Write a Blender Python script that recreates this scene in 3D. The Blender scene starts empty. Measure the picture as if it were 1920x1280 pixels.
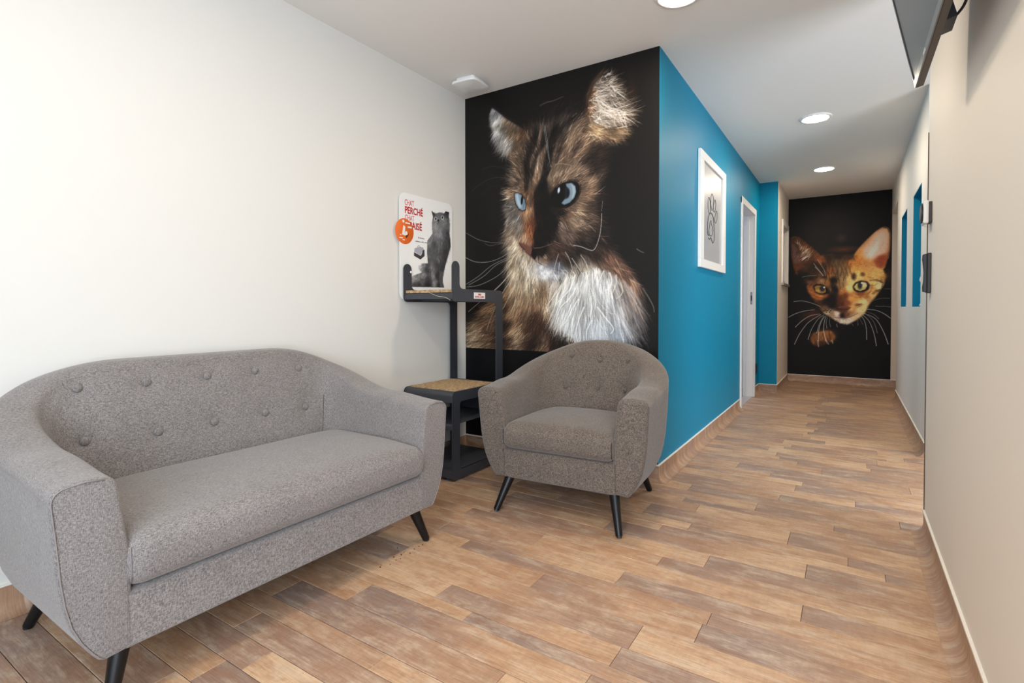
import bpy, bmesh, math, random
import numpy as np
from mathutils import Vector, Matrix

sc = bpy.context.scene
col = sc.collection
random.seed(7)

# ------------------------------------------------------------------ camera
CAM_H = 1.0071
cd = bpy.data.cameras.new('camera')
cd.sensor_width = 36.0
cd.lens = 36.0 * 980.62 / 1920.0
cd.shift_x = -(962.4 - 960.0) / 1920.0
cd.shift_y = (594.86 - 640.0) / 1920.0
cd.clip_start = 0.02
cam = bpy.data.objects.new('camera', cd)
col.objects.link(cam)
cam.location = (0, 0, CAM_H)
cam.rotation_euler = (math.pi / 2 - 0.0173, 0.0006, 0.5729)
sc.camera = cam

# ------------------------------------------------------------------ light and exposure
sc.view_settings.view_transform = 'Standard'
sc.view_settings.look = 'None'
sc.view_settings.exposure = 0.3
sc.view_settings.gamma = 1.0
sc.view_settings.use_curve_mapping = False

world = bpy.data.worlds.new('daylight')
sc.world = world
world.use_nodes = True
world.node_tree.nodes['Background'].inputs[0].default_value = (0.75, 0.87, 1.0, 1)
world.node_tree.nodes['Background'].inputs[1].default_value = 1.2


def area(name, loc, target, sx, sy, power, colr):
    l = bpy.data.lights.new(name, 'AREA')
    l.shape = 'RECTANGLE'
    l.size, l.size_y = sx, sy
    l.energy = power
    l.color = colr
    o = bpy.data.objects.new(name, l)
    col.objects.link(o)
    o.location = loc
    d = Vector(target) - Vector(loc)
    o.rotation_euler = d.to_track_quat('-Z', 'Y').to_euler()
    return o


# daylight through the shop window behind the camera, through the glazed side door, and in the consulting room
area('window_daylight', (0.45, -1.28, 1.35), (-0.9, 1.6, 0.9), 2.6, 1.9, 98, (0.78, 0.89, 1.0))
area('side_daylight', (2.28, 2.35, 1.25), (0, 4.0, 1.0), 1.2, 2.0, 60, (0.88, 0.94, 1.0))
area('consulting_daylight', (-3.2, 6.0, 1.5), (-1, 6.0, 1.2), 1.2, 1.4, 14, (0.72, 0.82, 1.0))
LAMP_STRENGTH = 150.0

# ------------------------------------------------------------------ node helpers


def new_mat(name):
    m = bpy.data.materials.new(name)
    m.use_nodes = True
    nt = m.node_tree
    return m, nt, nt.nodes['Principled BSDF']


def sRGB(r, g, b):
    f = lambda c: (c / 255.0) / 12.92 if c <= 10 else ((c / 255.0 + 0.055) / 1.055) ** 2.4
    return (f(r), f(g), f(b), 1)


def plain(name, c, rough=0.6, metal=0.0, spec=0.5, bump=0.0, bscale=300.0, coat=0.0):
    m, nt, b = new_mat(name)
    b.inputs['Base Color'].default_value = c
    b.inputs['Roughness'].default_value = rough
    b.inputs['Metallic'].default_value = metal
    b.inputs['Specular IOR Level'].default_value = spec
    b.inputs['Coat Weight'].default_value = coat
    if bump > 0:
        tc = nt.nodes.new('ShaderNodeTexCoord')
        n = nt.nodes.new('ShaderNodeTexNoise')
        n.inputs['Scale'].default_value = bscale
        n.inputs['Detail'].default_value = 3
        bp = nt.nodes.new('ShaderNodeBump')
        bp.inputs['Strength'].default_value = bump
        bp.inputs['Distance'].default_value = 0.002
        nt.links.new(tc.outputs['Object'], n.inputs['Vector'])
        nt.links.new(n.outputs['Fac'], bp.inputs['Height'])
        nt.links.new(bp.outputs['Normal'], b.inputs['Normal'])
    return m


def paint(name, c, rough=0.55, var=0.03):
    """wall paint: roller texture and a faint unevenness of tone"""
    m, nt, b = new_mat(name)
    L = nt.links
    tc = nt.nodes.new('ShaderNodeTexCoord')
    n = nt.nodes.new('ShaderNodeTexNoise')
    n.inputs['Scale'].default_value = 220
    n.inputs['Detail'].default_value = 2
    n2 = nt.nodes.new('ShaderNodeTexNoise')
    n2.inputs['Scale'].default_value = 1.3
    L.new(tc.outputs['Object'], n.inputs['Vector'])
    L.new(tc.outputs['Object'], n2.inputs['Vector'])
    mix = nt.nodes.new('ShaderNodeMix')
    mix.data_type = 'RGBA'
    mix.inputs[6].default_value = tuple(x * (1 - var) for x in c[:3]) + (1,)
    mix.inputs[7].default_value = tuple(min(1, x * (1 + var)) for x in c[:3]) + (1,)
    L.new(n2.outputs['Fac'], mix.inputs[0])
    L.new(mix.outputs[2], b.inputs['Base Color'])
    bp = nt.nodes.new('ShaderNodeBump')
    bp.inputs['Strength'].default_value = 0.12
    bp.inputs['Distance'].default_value = 0.001
    L.new(n.outputs['Fac'], bp.inputs['Height'])
    L.new(bp.outputs['Normal'], b.inputs['Normal'])
    b.inputs['Roughness'].default_value = rough
    return m


M_WALL = paint('warm_white_paint', (0.755, 0.735, 0.695, 1), 0.6, 0.012)
M_WALL_R = paint('cream_paint', (0.82, 0.76, 0.68, 1), 0.6, 0.012)
M_CEIL = paint('ceiling_paint', (0.90, 0.875, 0.84, 1), 0.75, 0.01)
M_BLUE = paint('blue_paint', (0.0, 0.225, 0.39, 1), 0.5, 0.03)
M_BLUE.node_tree.nodes['Principled BSDF'].inputs['Specular IOR Level'].default_value = 0.2
M_BLACKWALL = plain('black_wall', (0.0045, 0.0045, 0.0055, 1), 0.5, spec=0.12)
M_WHITE = plain('white_lacquer', (0.82, 0.81, 0.79, 1), 0.35)
M_TRIMWHITE = plain('white_sealant', (0.85, 0.80, 0.72, 1), 0.5)
M_TAN = paint('beige_paint', (0.62, 0.54, 0.46, 1), 0.6, 0.02)

# ------------------------------------------------------------------ mesh helpers


def link(name, me, mat=None, parent=None, smooth=False, loc=None):
    o = bpy.data.objects.new(name, me)
    col.objects.link(o)
    if mat is not None and len(me.materials) == 0:
        me.materials.append(mat)
    if parent is not None:
        o.parent = parent
    if loc is not None:
        o.location = loc
    if smooth:
        me.polygons.foreach_set('use_smooth', [True] * len(me.polygons))
    return o


def from_bm(name, bm, mat=None, parent=None, smooth=False, loc=None):
    bmesh.ops.recalc_face_normals(bm, faces=bm.faces)
    me = bpy.data.meshes.new(name)
    bm.to_mesh(me)
    bm.free()
    return link(name, me, mat, parent, smooth, loc)


def add_box(bm, x0, x1, y0, y1, z0, z1, bev=0.0, seg=2):
    vs = [bm.verts.new((x, y, z)) for x in (x0, x1) for y in (y0, y1) for z in (z0, z1)]
    fs = [(0, 1, 3, 2), (4, 6, 7, 5), (0, 4, 5, 1), (2, 3, 7, 6), (0, 2, 6, 4), (1, 5, 7, 3)]
    faces = [bm.faces.new([vs[i] for i in f]) for f in fs]
    if bev > 0:
        es = list({e for f in faces for e in f.edges})
        bmesh.ops.bevel(bm, geom=es, offset=bev, segments=seg, profile=0.5, affect='EDGES', clamp_overlap=True)


def box(name, x0, x1, y0, y1, z0, z1, mat, parent=None, bev=0.0, seg=2, smooth=False):
    bm = bmesh.new()
    add_box(bm, x0, x1, y0, y1, z0, z1, bev, seg)
    return from_bm(name, bm, mat, parent, smooth)


def boxes(name, lst, mat, parent=None, bev=0.0):
    bm = bmesh.new()
    for b in lst:
        add_box(bm, *b, bev=bev)
    return from_bm(name, bm, mat, parent)


def add_tube(bm, pts, rad, n=10, cap=True):
    """tube along points; rad a number or a list"""
    pts = [Vector(p) for p in pts]
    rads = rad if isinstance(rad, (list, tuple)) else [rad] * len(pts)
    rings = []
    up = Vector((0, 0, 1))
    d0 = (pts[1] - pts[0]).normalized()
    if abs(d0.dot(up)) > 0.95:
        up = Vector((1, 0, 0))
    s = d0.cross(up).normalized()
    for i, p in enumerate(pts):
        d = (pts[min(i + 1, len(pts) - 1)] - pts[max(i - 1, 0)]).normalized()
        s = (s - d * s.dot(d)).normalized()
        t = d.cross(s)
        rings.append([bm.verts.new(p + (s * math.cos(2 * math.pi * k / n) + t * math.sin(2 * math.pi * k / n)) * rads[i]) for k in range(n)])
    for a, b in zip(rings, rings[1:]):
        for k in range(n):
            bm.faces.new((a[k], a[(k + 1) % n], b[(k + 1) % n], b[k]))
    if cap:
        bm.faces.new(rings[0][::-1])
        bm.faces.new(rings[-1])


def tube(name, pts, rad, mat, parent=None, n=10):
    bm = bmesh.new()
    add_tube(bm, pts, rad, n)
    return from_bm(name, bm, mat, parent, True)


def add_lathe(bm, prof, n=40, c=(0, 0, 0), axis='z'):
    rings = []
    for r, z in prof:
        ring = []
        for k in range(n):
            a = 2 * math.pi * k / n
            p = (r * math.cos(a), r * math.sin(a), z)
            if axis == 'x':
                p = (z, p[0], p[1])
            ring.append(bm.verts.new((c[0] + p[0], c[1] + p[1], c[2] + p[2])))
        rings.append(ring)
    for a, b in zip(rings, rings[1:]):
        for k in range(n):
            bm.faces.new((a[k], a[(k + 1) % n], b[(k + 1) % n], b[k]))
    bm.faces.new(rings[0][::-1])
    bm.faces.new(rings[-1])


def lathe(name, prof, mat, parent=None, n=40, c=(0, 0, 0), axis='z', smooth=True):
    bm = bmesh.new()
    add_lathe(bm, prof, n, c, axis)
    o = from_bm(name, bm, mat, parent, False)
    if smooth:
        o.data.set_sharp_from_angle(angle=math.radians(40)) if hasattr(o.data, 'set_sharp_from_angle') else None
        o.data.polygons.foreach_set('use_smooth', [True] * len(o.data.polygons))
        o.data.set_sharp_from_angle(angle=math.radians(40))
    return o


def smooth_sharp(o, deg=40):
    o.data.polygons.foreach_set('use_smooth', [True] * len(o.data.polygons))
    o.data.set_sharp_from_angle(angle=math.radians(deg))
    return o


def prism(name, poly, axis, a0, a1, mat, parent=None, bev=0.0, seg=2, holes=()):
    """extrude a polygon. axis 'x': poly in (y,z); 'y': poly in (x,z); 'z': poly in (x,y)"""
    bm = bmesh.new()

    def P(u, v, a):
        return (a, u, v) if axis == 'x' else ((u, a, v) if axis == 'y' else (u, v, a))
    if not holes:
        lo = [bm.verts.new(P(u, v, a0)) for u, v in poly]
        hi = [bm.verts.new(P(u, v, a1)) for u, v in poly]
        f1 = bm.faces.new(lo)
        f2 = bm.faces.new(hi[::-1])
        n = len(poly)
        for k in range(n):
            bm.faces.new((lo[k], lo[(k + 1) % n], hi[(k + 1) % n], hi[k]))
        caps = list(f1.edges) + list(f2.edges)
    else:
        es = []
        loops = [poly] + list(holes)
        for lp in loops:
            v = [bm.verts.new(P(a, b, a0)) for a, b in lp]
            for k in range(len(v)):
                es.append(bm.edges.new((v[k], v[(k + 1) % len(v)])))
        bmesh.ops.triangle_fill(bm, use_beauty=True, use_dissolve=False, edges=es)
        fs = list(bm.faces)
        ret = bmesh.ops.extrude_face_region(bm, geom=fs)
        d = Vector(P(0, 0, a1)) - Vector(P(0, 0, a0))
        bmesh.ops.translate(bm, vec=d, verts=[g for g in ret['geom'] if isinstance(g, bmesh.types.BMVert)])
        caps = []
    if bev > 0 and caps:
        bmesh.ops.bevel(bm, geom=caps, offset=bev, segments=seg, profile=0.5, affect='EDGES', clamp_overlap=True)
    return from_bm(name, bm, mat, parent)


def rounded(poly, rads, n=6):
    """round the corners of a polygon; rads one number or per corner"""
    out = []
    m = len(poly)
    if not isinstance(rads, (list, tuple)):
        rads = [rads] * m
    for i in range(m):
        p = Vector(poly[i]).to_2d() if len(poly[i]) > 2 else Vector(poly[i])
        a = Vector(poly[i - 1]) - p
        b = Vector(poly[(i + 1) % m]) - p
        r = rads[i]
        if r <= 0:
            out.append(tuple(p))
            continue
        ang = a.angle(b)
        d = min(r / math.tan(ang / 2), a.length * 0.499, b.length * 0.499)
        rr = d * math.tan(ang / 2)
        pa = p + a.normalized() * d
        pb = p + b.normalized() * d
        ctr = p + (a.normalized() + b.normalized()).normalized() * (rr / math.sin(ang / 2))
        va, vb = pa - ctr, pb - ctr
        for k in range(n + 1):
            t = k / n
            v = va * (1 - t) + vb * t
            v = v.normalized() * rr if v.length > 1e-9 else v
            out.append(tuple(ctr + v))
    return out


def root(name, label, cat, loc=(0, 0, 0), rz=0.0, group=None):
    o = bpy.data.objects.new(name, None)
    o.empty_display_size = 0.1
    col.objects.link(o)
    o.location = loc
    o.rotation_euler = (0, 0, rz)
    return tag(o, label, cat, group)


def tag(o, label, cat, group=None):
    o['label'] = label
    o['category'] = cat
    if group:
        o['group'] = group
    return o


def struct(o, label=None, cat=None):
    o['kind'] = 'structure'
    if label:
        o['label'] = label
    if cat:
        o['category'] = cat
    return o


# ------------------------------------------------------------------ the room: plan in metres
XL, YM, XB, YR, X2, YF, XW, XC = -2.328, 2.977, -0.9266, 6.887, -0.729, 8.124, 0.286, 0.4275
ZC, BB = 2.5, 0.0964
YBACK, T = -1.2, 0.10
YNE = 2.957                                   # end of the near right wall
YO = 4.45                                     # far jamb of the side opening

w = struct(box('wall_left', XL - T, XL, YBACK - T, YM + T, 0, ZC, M_WALL), 'plain warm white wall behind the sofa', 'wall')
w = struct(box('wall_mural', XL, XB - 0.001, YM, YM + T, 0, ZC, M_BLACKWALL), 'short black painted wall that carries the long-haired cat mural', 'wall')
# blue wall with its door opening
DY0, DY1, DZ = 5.645, 6.475, 2.065
bm = bmesh.new()
add_box(bm, XB - T, XB, YM + 0.001, DY0, 0, ZC)
add_box(bm, XB - T, XB, DY1, YR + T, 0, ZC)
add_box(bm, XB - T, XB, DY0, DY1, DZ, ZC)
struct(from_bm('wall_blue', bm, M_BLUE), 'long bright blue corridor wall with framed picture and doorway', 'wall')
struct(box('wall_return', XB, X2 - 0.0005, YR, YR + T, 0, ZC, M_BLUE), 'narrow blue return wall beyond the doorway', 'wall')
# white wall after the return, with a window hole
WY0, WY1, WZ0, WZ1 = 7.34, 7.95, 1.325, 2.06
bm = bmesh.new()
add_box(bm, X2 - T, X2, YR + 0.001, WY0, 0, ZC)
add_box(bm, X2 - T, X2, WY1, YF + T, 0, ZC)
add_box(bm, X2 - T, X2, WY0, WY1, 0, WZ0)
add_box(bm, X2 - T, X2, WY0, WY1, WZ1, ZC)
struct(from_bm('wall_window', bm, M_WALL_R), 'narrow cream wall with small window at the corridor end', 'wall')
struct(box('wall_far', X2, XC + 0.35, YF, YF + T, 0, ZC, M_BLACKWALL), 'black end wall of the corridor under the spotted kitten mural', 'wall')
struct(box('wall_far_side', XC + 0.002, XC + 0.26, YF - 0.004, YF, BB + 0.001, ZC, M_TAN), 'strip of beige wall right of the kitten mural', 'wall')
# corridor right wall: recess at the far end, two niches, side opening
RY0, RZ = 7.16, 2.19
N1 = (4.83, 5.437, 1.017, 1.925)
N2 = (5.997, 6.607, 1.020, 1.922)
bm = bmesh.new()
TC = 0.26
add_box(bm, XC, XC + TC, YO, N1[0], 0, ZC)
add_box(bm, XC, XC + TC, N1[0], N1[1], 0, N1[2])
add_box(bm, XC, XC + TC, N1[0], N1[1], N1[3], ZC)
add_box(bm, XC, XC + TC, N1[1], N2[0], 0, ZC)
add_box(bm, XC, XC + TC, N2[0], N2[1], 0, N2[2])
add_box(bm, XC, XC + TC, N2[0], N2[1], N2[3], ZC)
add_box(bm, XC, XC + TC, N2[1], RY0, 0, ZC)
add_box(bm, XC, XC + TC, RY0, YF, RZ, ZC)
add_box(bm, XC + 0.2, XC + TC, RY0, YF, 0, RZ)
struct(from_bm('wall_corridor_right', bm, M_WALL), 'white corridor wall with two tall blue niches', 'wall')
NIC_D = 0.18
for i, N in enumerate((N1, N2)):
    bm = bmesh.new()
    t = 0.006
    y0, y1, z0, z1 = N
    x0, x1 = XC + 0.001, XC + NIC_D
    add_box(bm, x0, x1, y1 - t, y1, z0, z1)
    add_box(bm, x0, x1, y0, y0 + t, z0, z1)
    add_box(bm, x0, x1, y0 + t, y1 - t, z0, z0 + t)
    add_box(bm, x0, x1, y0 + t, y1 - t, z1 - t, z1)
    add_box(bm, x1 - t, x1, y0 + t, y1 - t, z0 + t, z1 - t)
    struct(from_bm('trim_%d' % (i + 1), bm, M_BLUE),
           ('blue lining of the nearer wall niche', 'blue lining of the farther wall niche')[i], 'niche')
# near right wall and the lobby behind it
struct(box('wall_right', XW, XW + 0.12, 0.95, YNE, 0, ZC, M_WALL_R), 'cream wall along the right edge under the television', 'wall')
bm = bmesh.new()
add_box(bm, XW + 0.12, 2.5, 0.9, 1.0, 0, ZC)
add_box(bm, XC + TC, 2.5, 5.2, 5.3, 0, ZC)
add_box(bm, 2.4, 2.5, 1.0, 1.7, 0, ZC)
add_box(bm, 2.4, 2.5, 3.0, 5.2, 0, ZC)
add_box(bm, 2.4, 2.5, 1.7, 3.0, 2.3, ZC)
struct(from_bm('wall_lobby', bm, M_WALL), 'white walls of the side lobby behind the right wall', 'wall')
# wall with the shop window behind the camera
bm = bmesh.new()
add_box(bm, XL - T, -0.9, YBACK - T, YBACK, 0, ZC)
add_box(bm, 1.8, 2.5, YBACK - T, YBACK, 0, ZC)
add_box(bm, -0.9, 1.8, YBACK - T, YBACK, 0, 0.35)
add_box(bm, -0.9, 1.8, YBACK - T, YBACK, 2.35, ZC)
add_box(bm, 2.4, 2.5, YBACK, 0.95, 0, ZC)
struct(from_bm('wall_back', bm, M_WALL), 'wall with the shop window', 'wall')
# consulting room behind the blue wall
bm = bmesh.new()
add_box(bm, -3.4, XB - T, 5.1, 5.2, 0, ZC)
add_box(bm, -3.4, XB - T, 7.1, 7.2, 0, ZC)
add_box(bm, -3.5, -3.4, 5.1, 7.2, 0, ZC)
struct(from_bm('wall_consulting', bm, paint('pale_blue_paint', (0.62, 0.68, 0.78, 1), 0.6)), 'pale walls of the room seen through the doorway', 'wall')
struct(box('ceiling', -3.5, 2.5, YBACK - T, YF + T, ZC, ZC + 0.1, M_CEIL), 'smooth off-white ceiling', 'ceiling')

# ------------------------------------------------------------------ wood vinyl floor: every plank a piece


def wood_mat():
    m, nt, b = new_mat('worn_oak_plank')
    L = nt.links
    N = nt.nodes.new
    tc = N('ShaderNodeTexCoord')
    oi = N('ShaderNodeObjectInfo')
    geo = N('ShaderNodeNewGeometry')
    sep = N('ShaderNodeSeparateXYZ')
    L.new(tc.outputs['Generated'], sep.inputs[0])
    # world position, shifted by a random amount for each plank
    off = N('ShaderNodeMath'); off.operation = 'MULTIPLY'; off.inputs[1].default_value = 37.0
    L.new(oi.outputs['Random'], off.inputs[0])
    comb = N('ShaderNodeCombineXYZ')
    L.new(off.outputs[0], comb.inputs[0]); L.new(off.outputs[0], comb.inputs[1]); L.new(off.outputs[0], comb.inputs[2])
    add = N('ShaderNodeVectorMath'); add.operation = 'ADD'
    L.new(geo.outputs['Position'], add.inputs[0]); L.new(comb.outputs[0], add.inputs[1])

    def noise(sx, sy, sz, detail, rough=0.6, dist=0.0):
        mp = N('ShaderNodeMapping'); mp.inputs['Scale'].default_value = (sx, sy, sz)
        L.new(add.outputs[0], mp.inputs[0])
        n = N('ShaderNodeTexNoise'); n.inputs['Scale'].default_value = 1.0
        n.inputs['Detail'].default_value = detail; n.inputs['Roughness'].default_value = rough
        n.inputs['Distortion'].default_value = dist
        L.new(mp.outputs[0], n.inputs['Vector'])
        return n.outputs['Fac']

    def ramp(fac, stops):
        r = N('ShaderNodeValToRGB')
        r.color_ramp.elements[0].position = stops[0][0]; r.color_ramp.elements[0].color = stops[0][1]
        r.color_ramp.elements[1].position = stops[-1][0]; r.color_ramp.elements[1].color = stops[-1][1]
        for p, c in stops[1:-1]:
            e = r.color_ramp.elements.new(p); e.color = c
        L.new(fac, r.inputs[0])
        return r.outputs[0]

    def mix(fac, a, b_, mode='MIX'):
        x = N('ShaderNodeMix'); x.data_type = 'RGBA'; x.blend_type = mode
        if isinstance(fac, float): x.inputs[0].default_value = fac
        else: L.new(fac, x.inputs[0])
        for s, v in ((6, a), (7, b_)):
            if isinstance(v, tuple): x.inputs[s].default_value = v
            else: L.new(v, x.inputs[s])
        return x.outputs[2]
    # each plank fades from one tone at its left end to another at its right end (object colour: r = left, g = right)
    sc_ = N('ShaderNodeSeparateColor'); L.new(oi.outputs['Color'], sc_.inputs[0])
    blot = noise(2.2, 9, 3, 3, 0.55, 0.6)
    ea = N('ShaderNodeMath'); ea.operation = 'MULTIPLY_ADD'; ea.inputs[1].default_value = 0.7; L.new(blot, ea.inputs[0])
    gx = N('ShaderNodeMath'); gx.operation = 'SUBTRACT'; L.new(sep.outputs[0], gx.inputs[0]); gx.inputs[1].default_value = 0.35
    L.new(gx.outputs[0], ea.inputs[2])
    mr = N('ShaderNodeMapRange'); mr.interpolation_type = 'SMOOTHSTEP'
    mr.inputs[1].default_value = 0.15; mr.inputs[2].default_value = 0.85
    L.new(ea.outputs[0], mr.inputs[0])
    tmix = N('ShaderNodeMix'); tmix.data_type = 'FLOAT'
    L.new(mr.outputs[0], tmix.inputs[0]); L.new(sc_.outputs[0], tmix.inputs[2]); L.new(sc_.outputs[1], tmix.inputs[3])
    tone = ramp(tmix.outputs[0], [(0.0, sRGB(148, 126, 115)), (0.3, sRGB(170, 138, 117)), (0.6, sRGB(189, 150, 118)), (1.0, sRGB(211, 176, 142))])
    # worn brown and pale patches
    p1 = ramp(noise(7, 17, 5, 6, 0.72, 0.5), [(0.44, (0, 0, 0, 1)), (0.66, (1, 1, 1, 1))])
    p2 = ramp(noise(6, 20, 5, 6, 0.74, 0.3), [(0.48, (0, 0, 0, 1)), (0.68, (1, 1, 1, 1))])
    c = mix(0.55, tone, mix(p1, tone, sRGB(152, 108, 78)))
    c = mix(0.6, c, mix(p2, c, sRGB(216, 196, 172)))
    gf = mix(0.55, (1, 1, 1, 1), ramp(noise(9, 260, 20, 4, 0.7), [(0.36, (0.60, 0.56, 0.52, 1)), (0.6, (1.08, 1.07, 1.06, 1))]), 'MULTIPLY')
    c = mix(1.0, c, gf, 'MULTIPLY')
    saw = ramp(noise(70, 14, 10, 3, 0.7), [(0.3, (0.86, 0.85, 0.84, 1)), (0.6, (1.04, 1.04, 1.04, 1))])
    c = mix(0.6, c, saw, 'MULTIPLY')
    L.new(c, b.inputs['Base Color'])
    rr = N('ShaderNodeMapRange'); rr.inputs[3].default_value = 0.36; rr.inputs[4].default_value = 0.56
    L.new(noise(9, 260, 20, 4, 0.7), rr.inputs[0]); L.new(rr.outputs[0], b.inputs['Roughness'])
    b.inputs['Specular IOR Level'].default_value = 0.42
    bp = N('ShaderNodeBump'); bp.inputs['Strength'].default_value = 0.25; bp.inputs['Distance'].default_value = 0.0015
    L.new(noise(14, 330, 20, 4, 0.7), bp.inputs['Height']); L.new(bp.outputs['Normal'], b.inputs['Normal'])
    return m


M_WOOD = wood_mat()
M_GROOVE = plain('dark_joint', (0.055, 0.035, 0.025, 1), 0.8)

floor = struct(box('floor', -3.5, 2.5, YBACK - T, YF + T, -0.1, -0.0035, M_GROOVE), 'wood-plank vinyl floor running across the room', 'floor')
seams = [0.80, 0.894, 0.992, 1.068, 1.19, 1.313, 1.371, 1.47, 1.607, 1.718, 1.796, 1.90, 2.012, 2.10, 2.215, 2.345,
         2.41, 2.495, 2.65, 2.758, 2.825, 2.94, 3.05, 3.145, 3.246, 3.368, 3.44, 3.523, 3.66, 3.78]
joints = {0.894: [-1.631, -0.62], 0.992: [-1.125, -0.05], 1.068: [-1.70, -0.793], 1.19: [-1.459], 1.313: [-1.045, -0.1], 1.371: [-1.215],
          1.47: [-1.555, -0.545], 1.607: [-0.967], 1.718: [-1.383, -0.377], 1.796: [-0.717], 1.90: [-1.135, -0.127], 2.012: [-0.63],
          2.10: [-1.5, -0.472], 2.215: [-0.135], 2.345: [-0.724, 0.118], 2.41: [-1.3, 0.0], 2.495: [-0.219], 2.65: [-0.64],
          2.758: [-0.055], 2.825: [-0.394], 2.94: [0.2, -0.75], 3.05: [-0.31], 3.145: [0.028], 3.368: [-0.223], 3.44: [-0.399],
          3.523: [0.283, -0.6], 3.66: [-0.141]}
widths = [0.10, 0.075, 0.12, 0.12, 0.06, 0.10, 0.13, 0.11, 0.08, 0.10, 0.11, 0.09, 0.11]
k = 0
while seams[-1] < YF:
    seams.append(round(seams[-1] + widths[k % 13], 3))
    k += 1
seams[-1] = YF
k = 5
while seams[0] > 0.1:
    seams.insert(0, round(seams[0] - widths[k % 13], 3))
    k += 1
rp = random.Random(11)
plank_end_tone = []                          # (y0, y1, tone at left end, tone at right end)
gap = 0.0011
n_plank = 0
for y0, y1 in zip(seams, seams[1:]):
    if y0 < YM - 0.005: xa, xb = XL, (XW if y0 > 0.9 else 1.2)
    elif y0 < YR - 0.005: xa, xb = XB, (XW if y1 < YNE else XC)
    else: xa, xb = X2, XC + (0.2 if y0 > RY0 else 0)
    if YNE <= y1 and y0 < YO: xb = 1.3
    if y1 > DY0 and y0 < DY1: xa = XB - 0.02
    js = sorted(j for j in joints.get(y0, []) if xa + 0.05 < j < xb - 0.05)
    bounds = [xa] + js + [xb]
    out = [xa]
    for a, b in zip(bounds, bounds[1:]):       # fill long stretches with further joints
        L_ = b - a
        mx = 1.25 if y0 < 3.8 else 0.85
        if L_ > mx:
            n = int(math.ceil(L_ / (0.95 if y0 < 3.8 else 0.7)))
            for q in range(1, n):
                out.append(a + L_ * q / n + rp.uniform(-0.12, 0.12))
        out.append(b)
    last = None
    for q, (a, b) in enumerate(zip(out, out[1:])):
        if b - a < 0.03: continue
        tl = rp.choice([0.05, 0.2, 0.3, 0.5, 0.8]) if last is None else (rp.uniform(0.0, 0.25) if last > 0.5 else rp.uniform(0.7, 1.0))
        tr = rp.uniform(0.45, 1.0) if tl < 0.5 else rp.uniform(0.1, 0.9)
        last = tr
        bm = bmesh.new()
        h = rp.uniform(0.0, 0.0003)
        cx_, cy_ = (a + b) / 2, (y0 + y1) / 2
        hx, hy = (b - a) / 2 - gap * 0.6, (y1 - y0) / 2 - gap
        z0_, z1_ = -0.0035, -0.0003 + h
        c1 = 0.0010
        ring = lambda ix, z: [bm.verts.new((sx * (hx - ix), sy * (hy - ix), z)) for sx, sy in ((-1, -1), (1, -1), (1, 1), (-1, 1))]
        r0, r1, r2 = ring(0, z0_), ring(0, z1_ - c1), ring(c1, z1_)
        for ra, rb in ((r0, r1), (r1, r2)):
            for v in range(4):
                bm.faces.new((ra[v], ra[(v + 1) % 4], rb[(v + 1) % 4], rb[v]))
        bm.faces.new(r2)
        o = from_bm('plank', bm, M_WOOD, floor, loc=(cx_, cy_, 0))
        o.color = (tl, tr, 0, 1)
        n_plank += 1
    plank_end_tone.append((y0, y1, out[0], rp.uniform(0.1, 0.9), last if last is not None else 0.5))
print('planks', n_plank)

# ------------------------------------------------------------------ coved skirting: the vinyl turned up the wall


def cove_profile(R=0.045, h=BB, t=0.004):
    """distance from wall, height"""
    pts = []
    for k in range(9):
        a = math.pi / 2 * k / 8
        pts.append((t + R - R * math.sin(a), 0.0008 + R - R * math.cos(a)))
    pts = [(p[0], p[1]) for p in pts]          # from (t+R, 0) to (t, R)
    pts.append((t, h))
    return pts


def cove(parent, ax, a0, a1, wallpos, sgn, tone, R=0.045, caps=False):
    """one strip of turned-up vinyl. ax 'y': runs along y on plane x=wallpos; sgn: room side"""
    bm = bmesh.new()
    pf = cove_profile(R)
    rows = []
    for e in (a0 + 0.00015, a1 - 0.00015):
        rows.append([bm.verts.new((wallpos + sgn * d, e, z) if ax == 'y' else (e, wallpos + sgn * d, z)) for d, z in pf] +
                    [bm.verts.new((wallpos, e, BB) if ax == 'y' else (e, wallpos, BB))])
    for k_ in range(len(rows[0]) - 1):
        bm.faces.new((rows[0][k_], rows[0][k_ + 1], rows[1][k_ + 1], rows[1][k_]))
    for e, rw in zip((a0, a1), rows) if caps else ():
        q_ = bm.verts.new((wallpos, e, 0.0008) if ax == 'y' else (e, wallpos, 0.0008))
        bm.faces.new(rw + [q_])
    o = from_bm('cove_strip', bm, M_COVE_Y if ax == 'y' else M_WOODB, parent, True)
    o.data.set_sharp_from_angle(angle=math.radians(50))
    o.color = (tone, tone, 0, 1)
    return o


def cove_mat():
    """same print turned upwards: grain runs up the strip"""
    m = M_WOOD.copy()
    m.name = 'worn_oak_cove'
    for n in m.node_tree.nodes:
        if n.type == 'MAPPING':
            s = n.inputs['Scale'].default_value
            n.inputs['Scale'].default_value = (min(s[0], 12), s[1], 3)
    return m


M_COVE_Y = cove_mat()
M_WOODB = M_WOOD.copy(); M_WOODB.name = 'worn_oak_skirting'
for n in M_WOODB.node_tree.nodes:
    if n.type == 'MAPPING':
        s = n.inputs['Scale'].default_value
        n.inputs['Scale'].default_value = (s[0], s[1] * 0.2, s[1])


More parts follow.
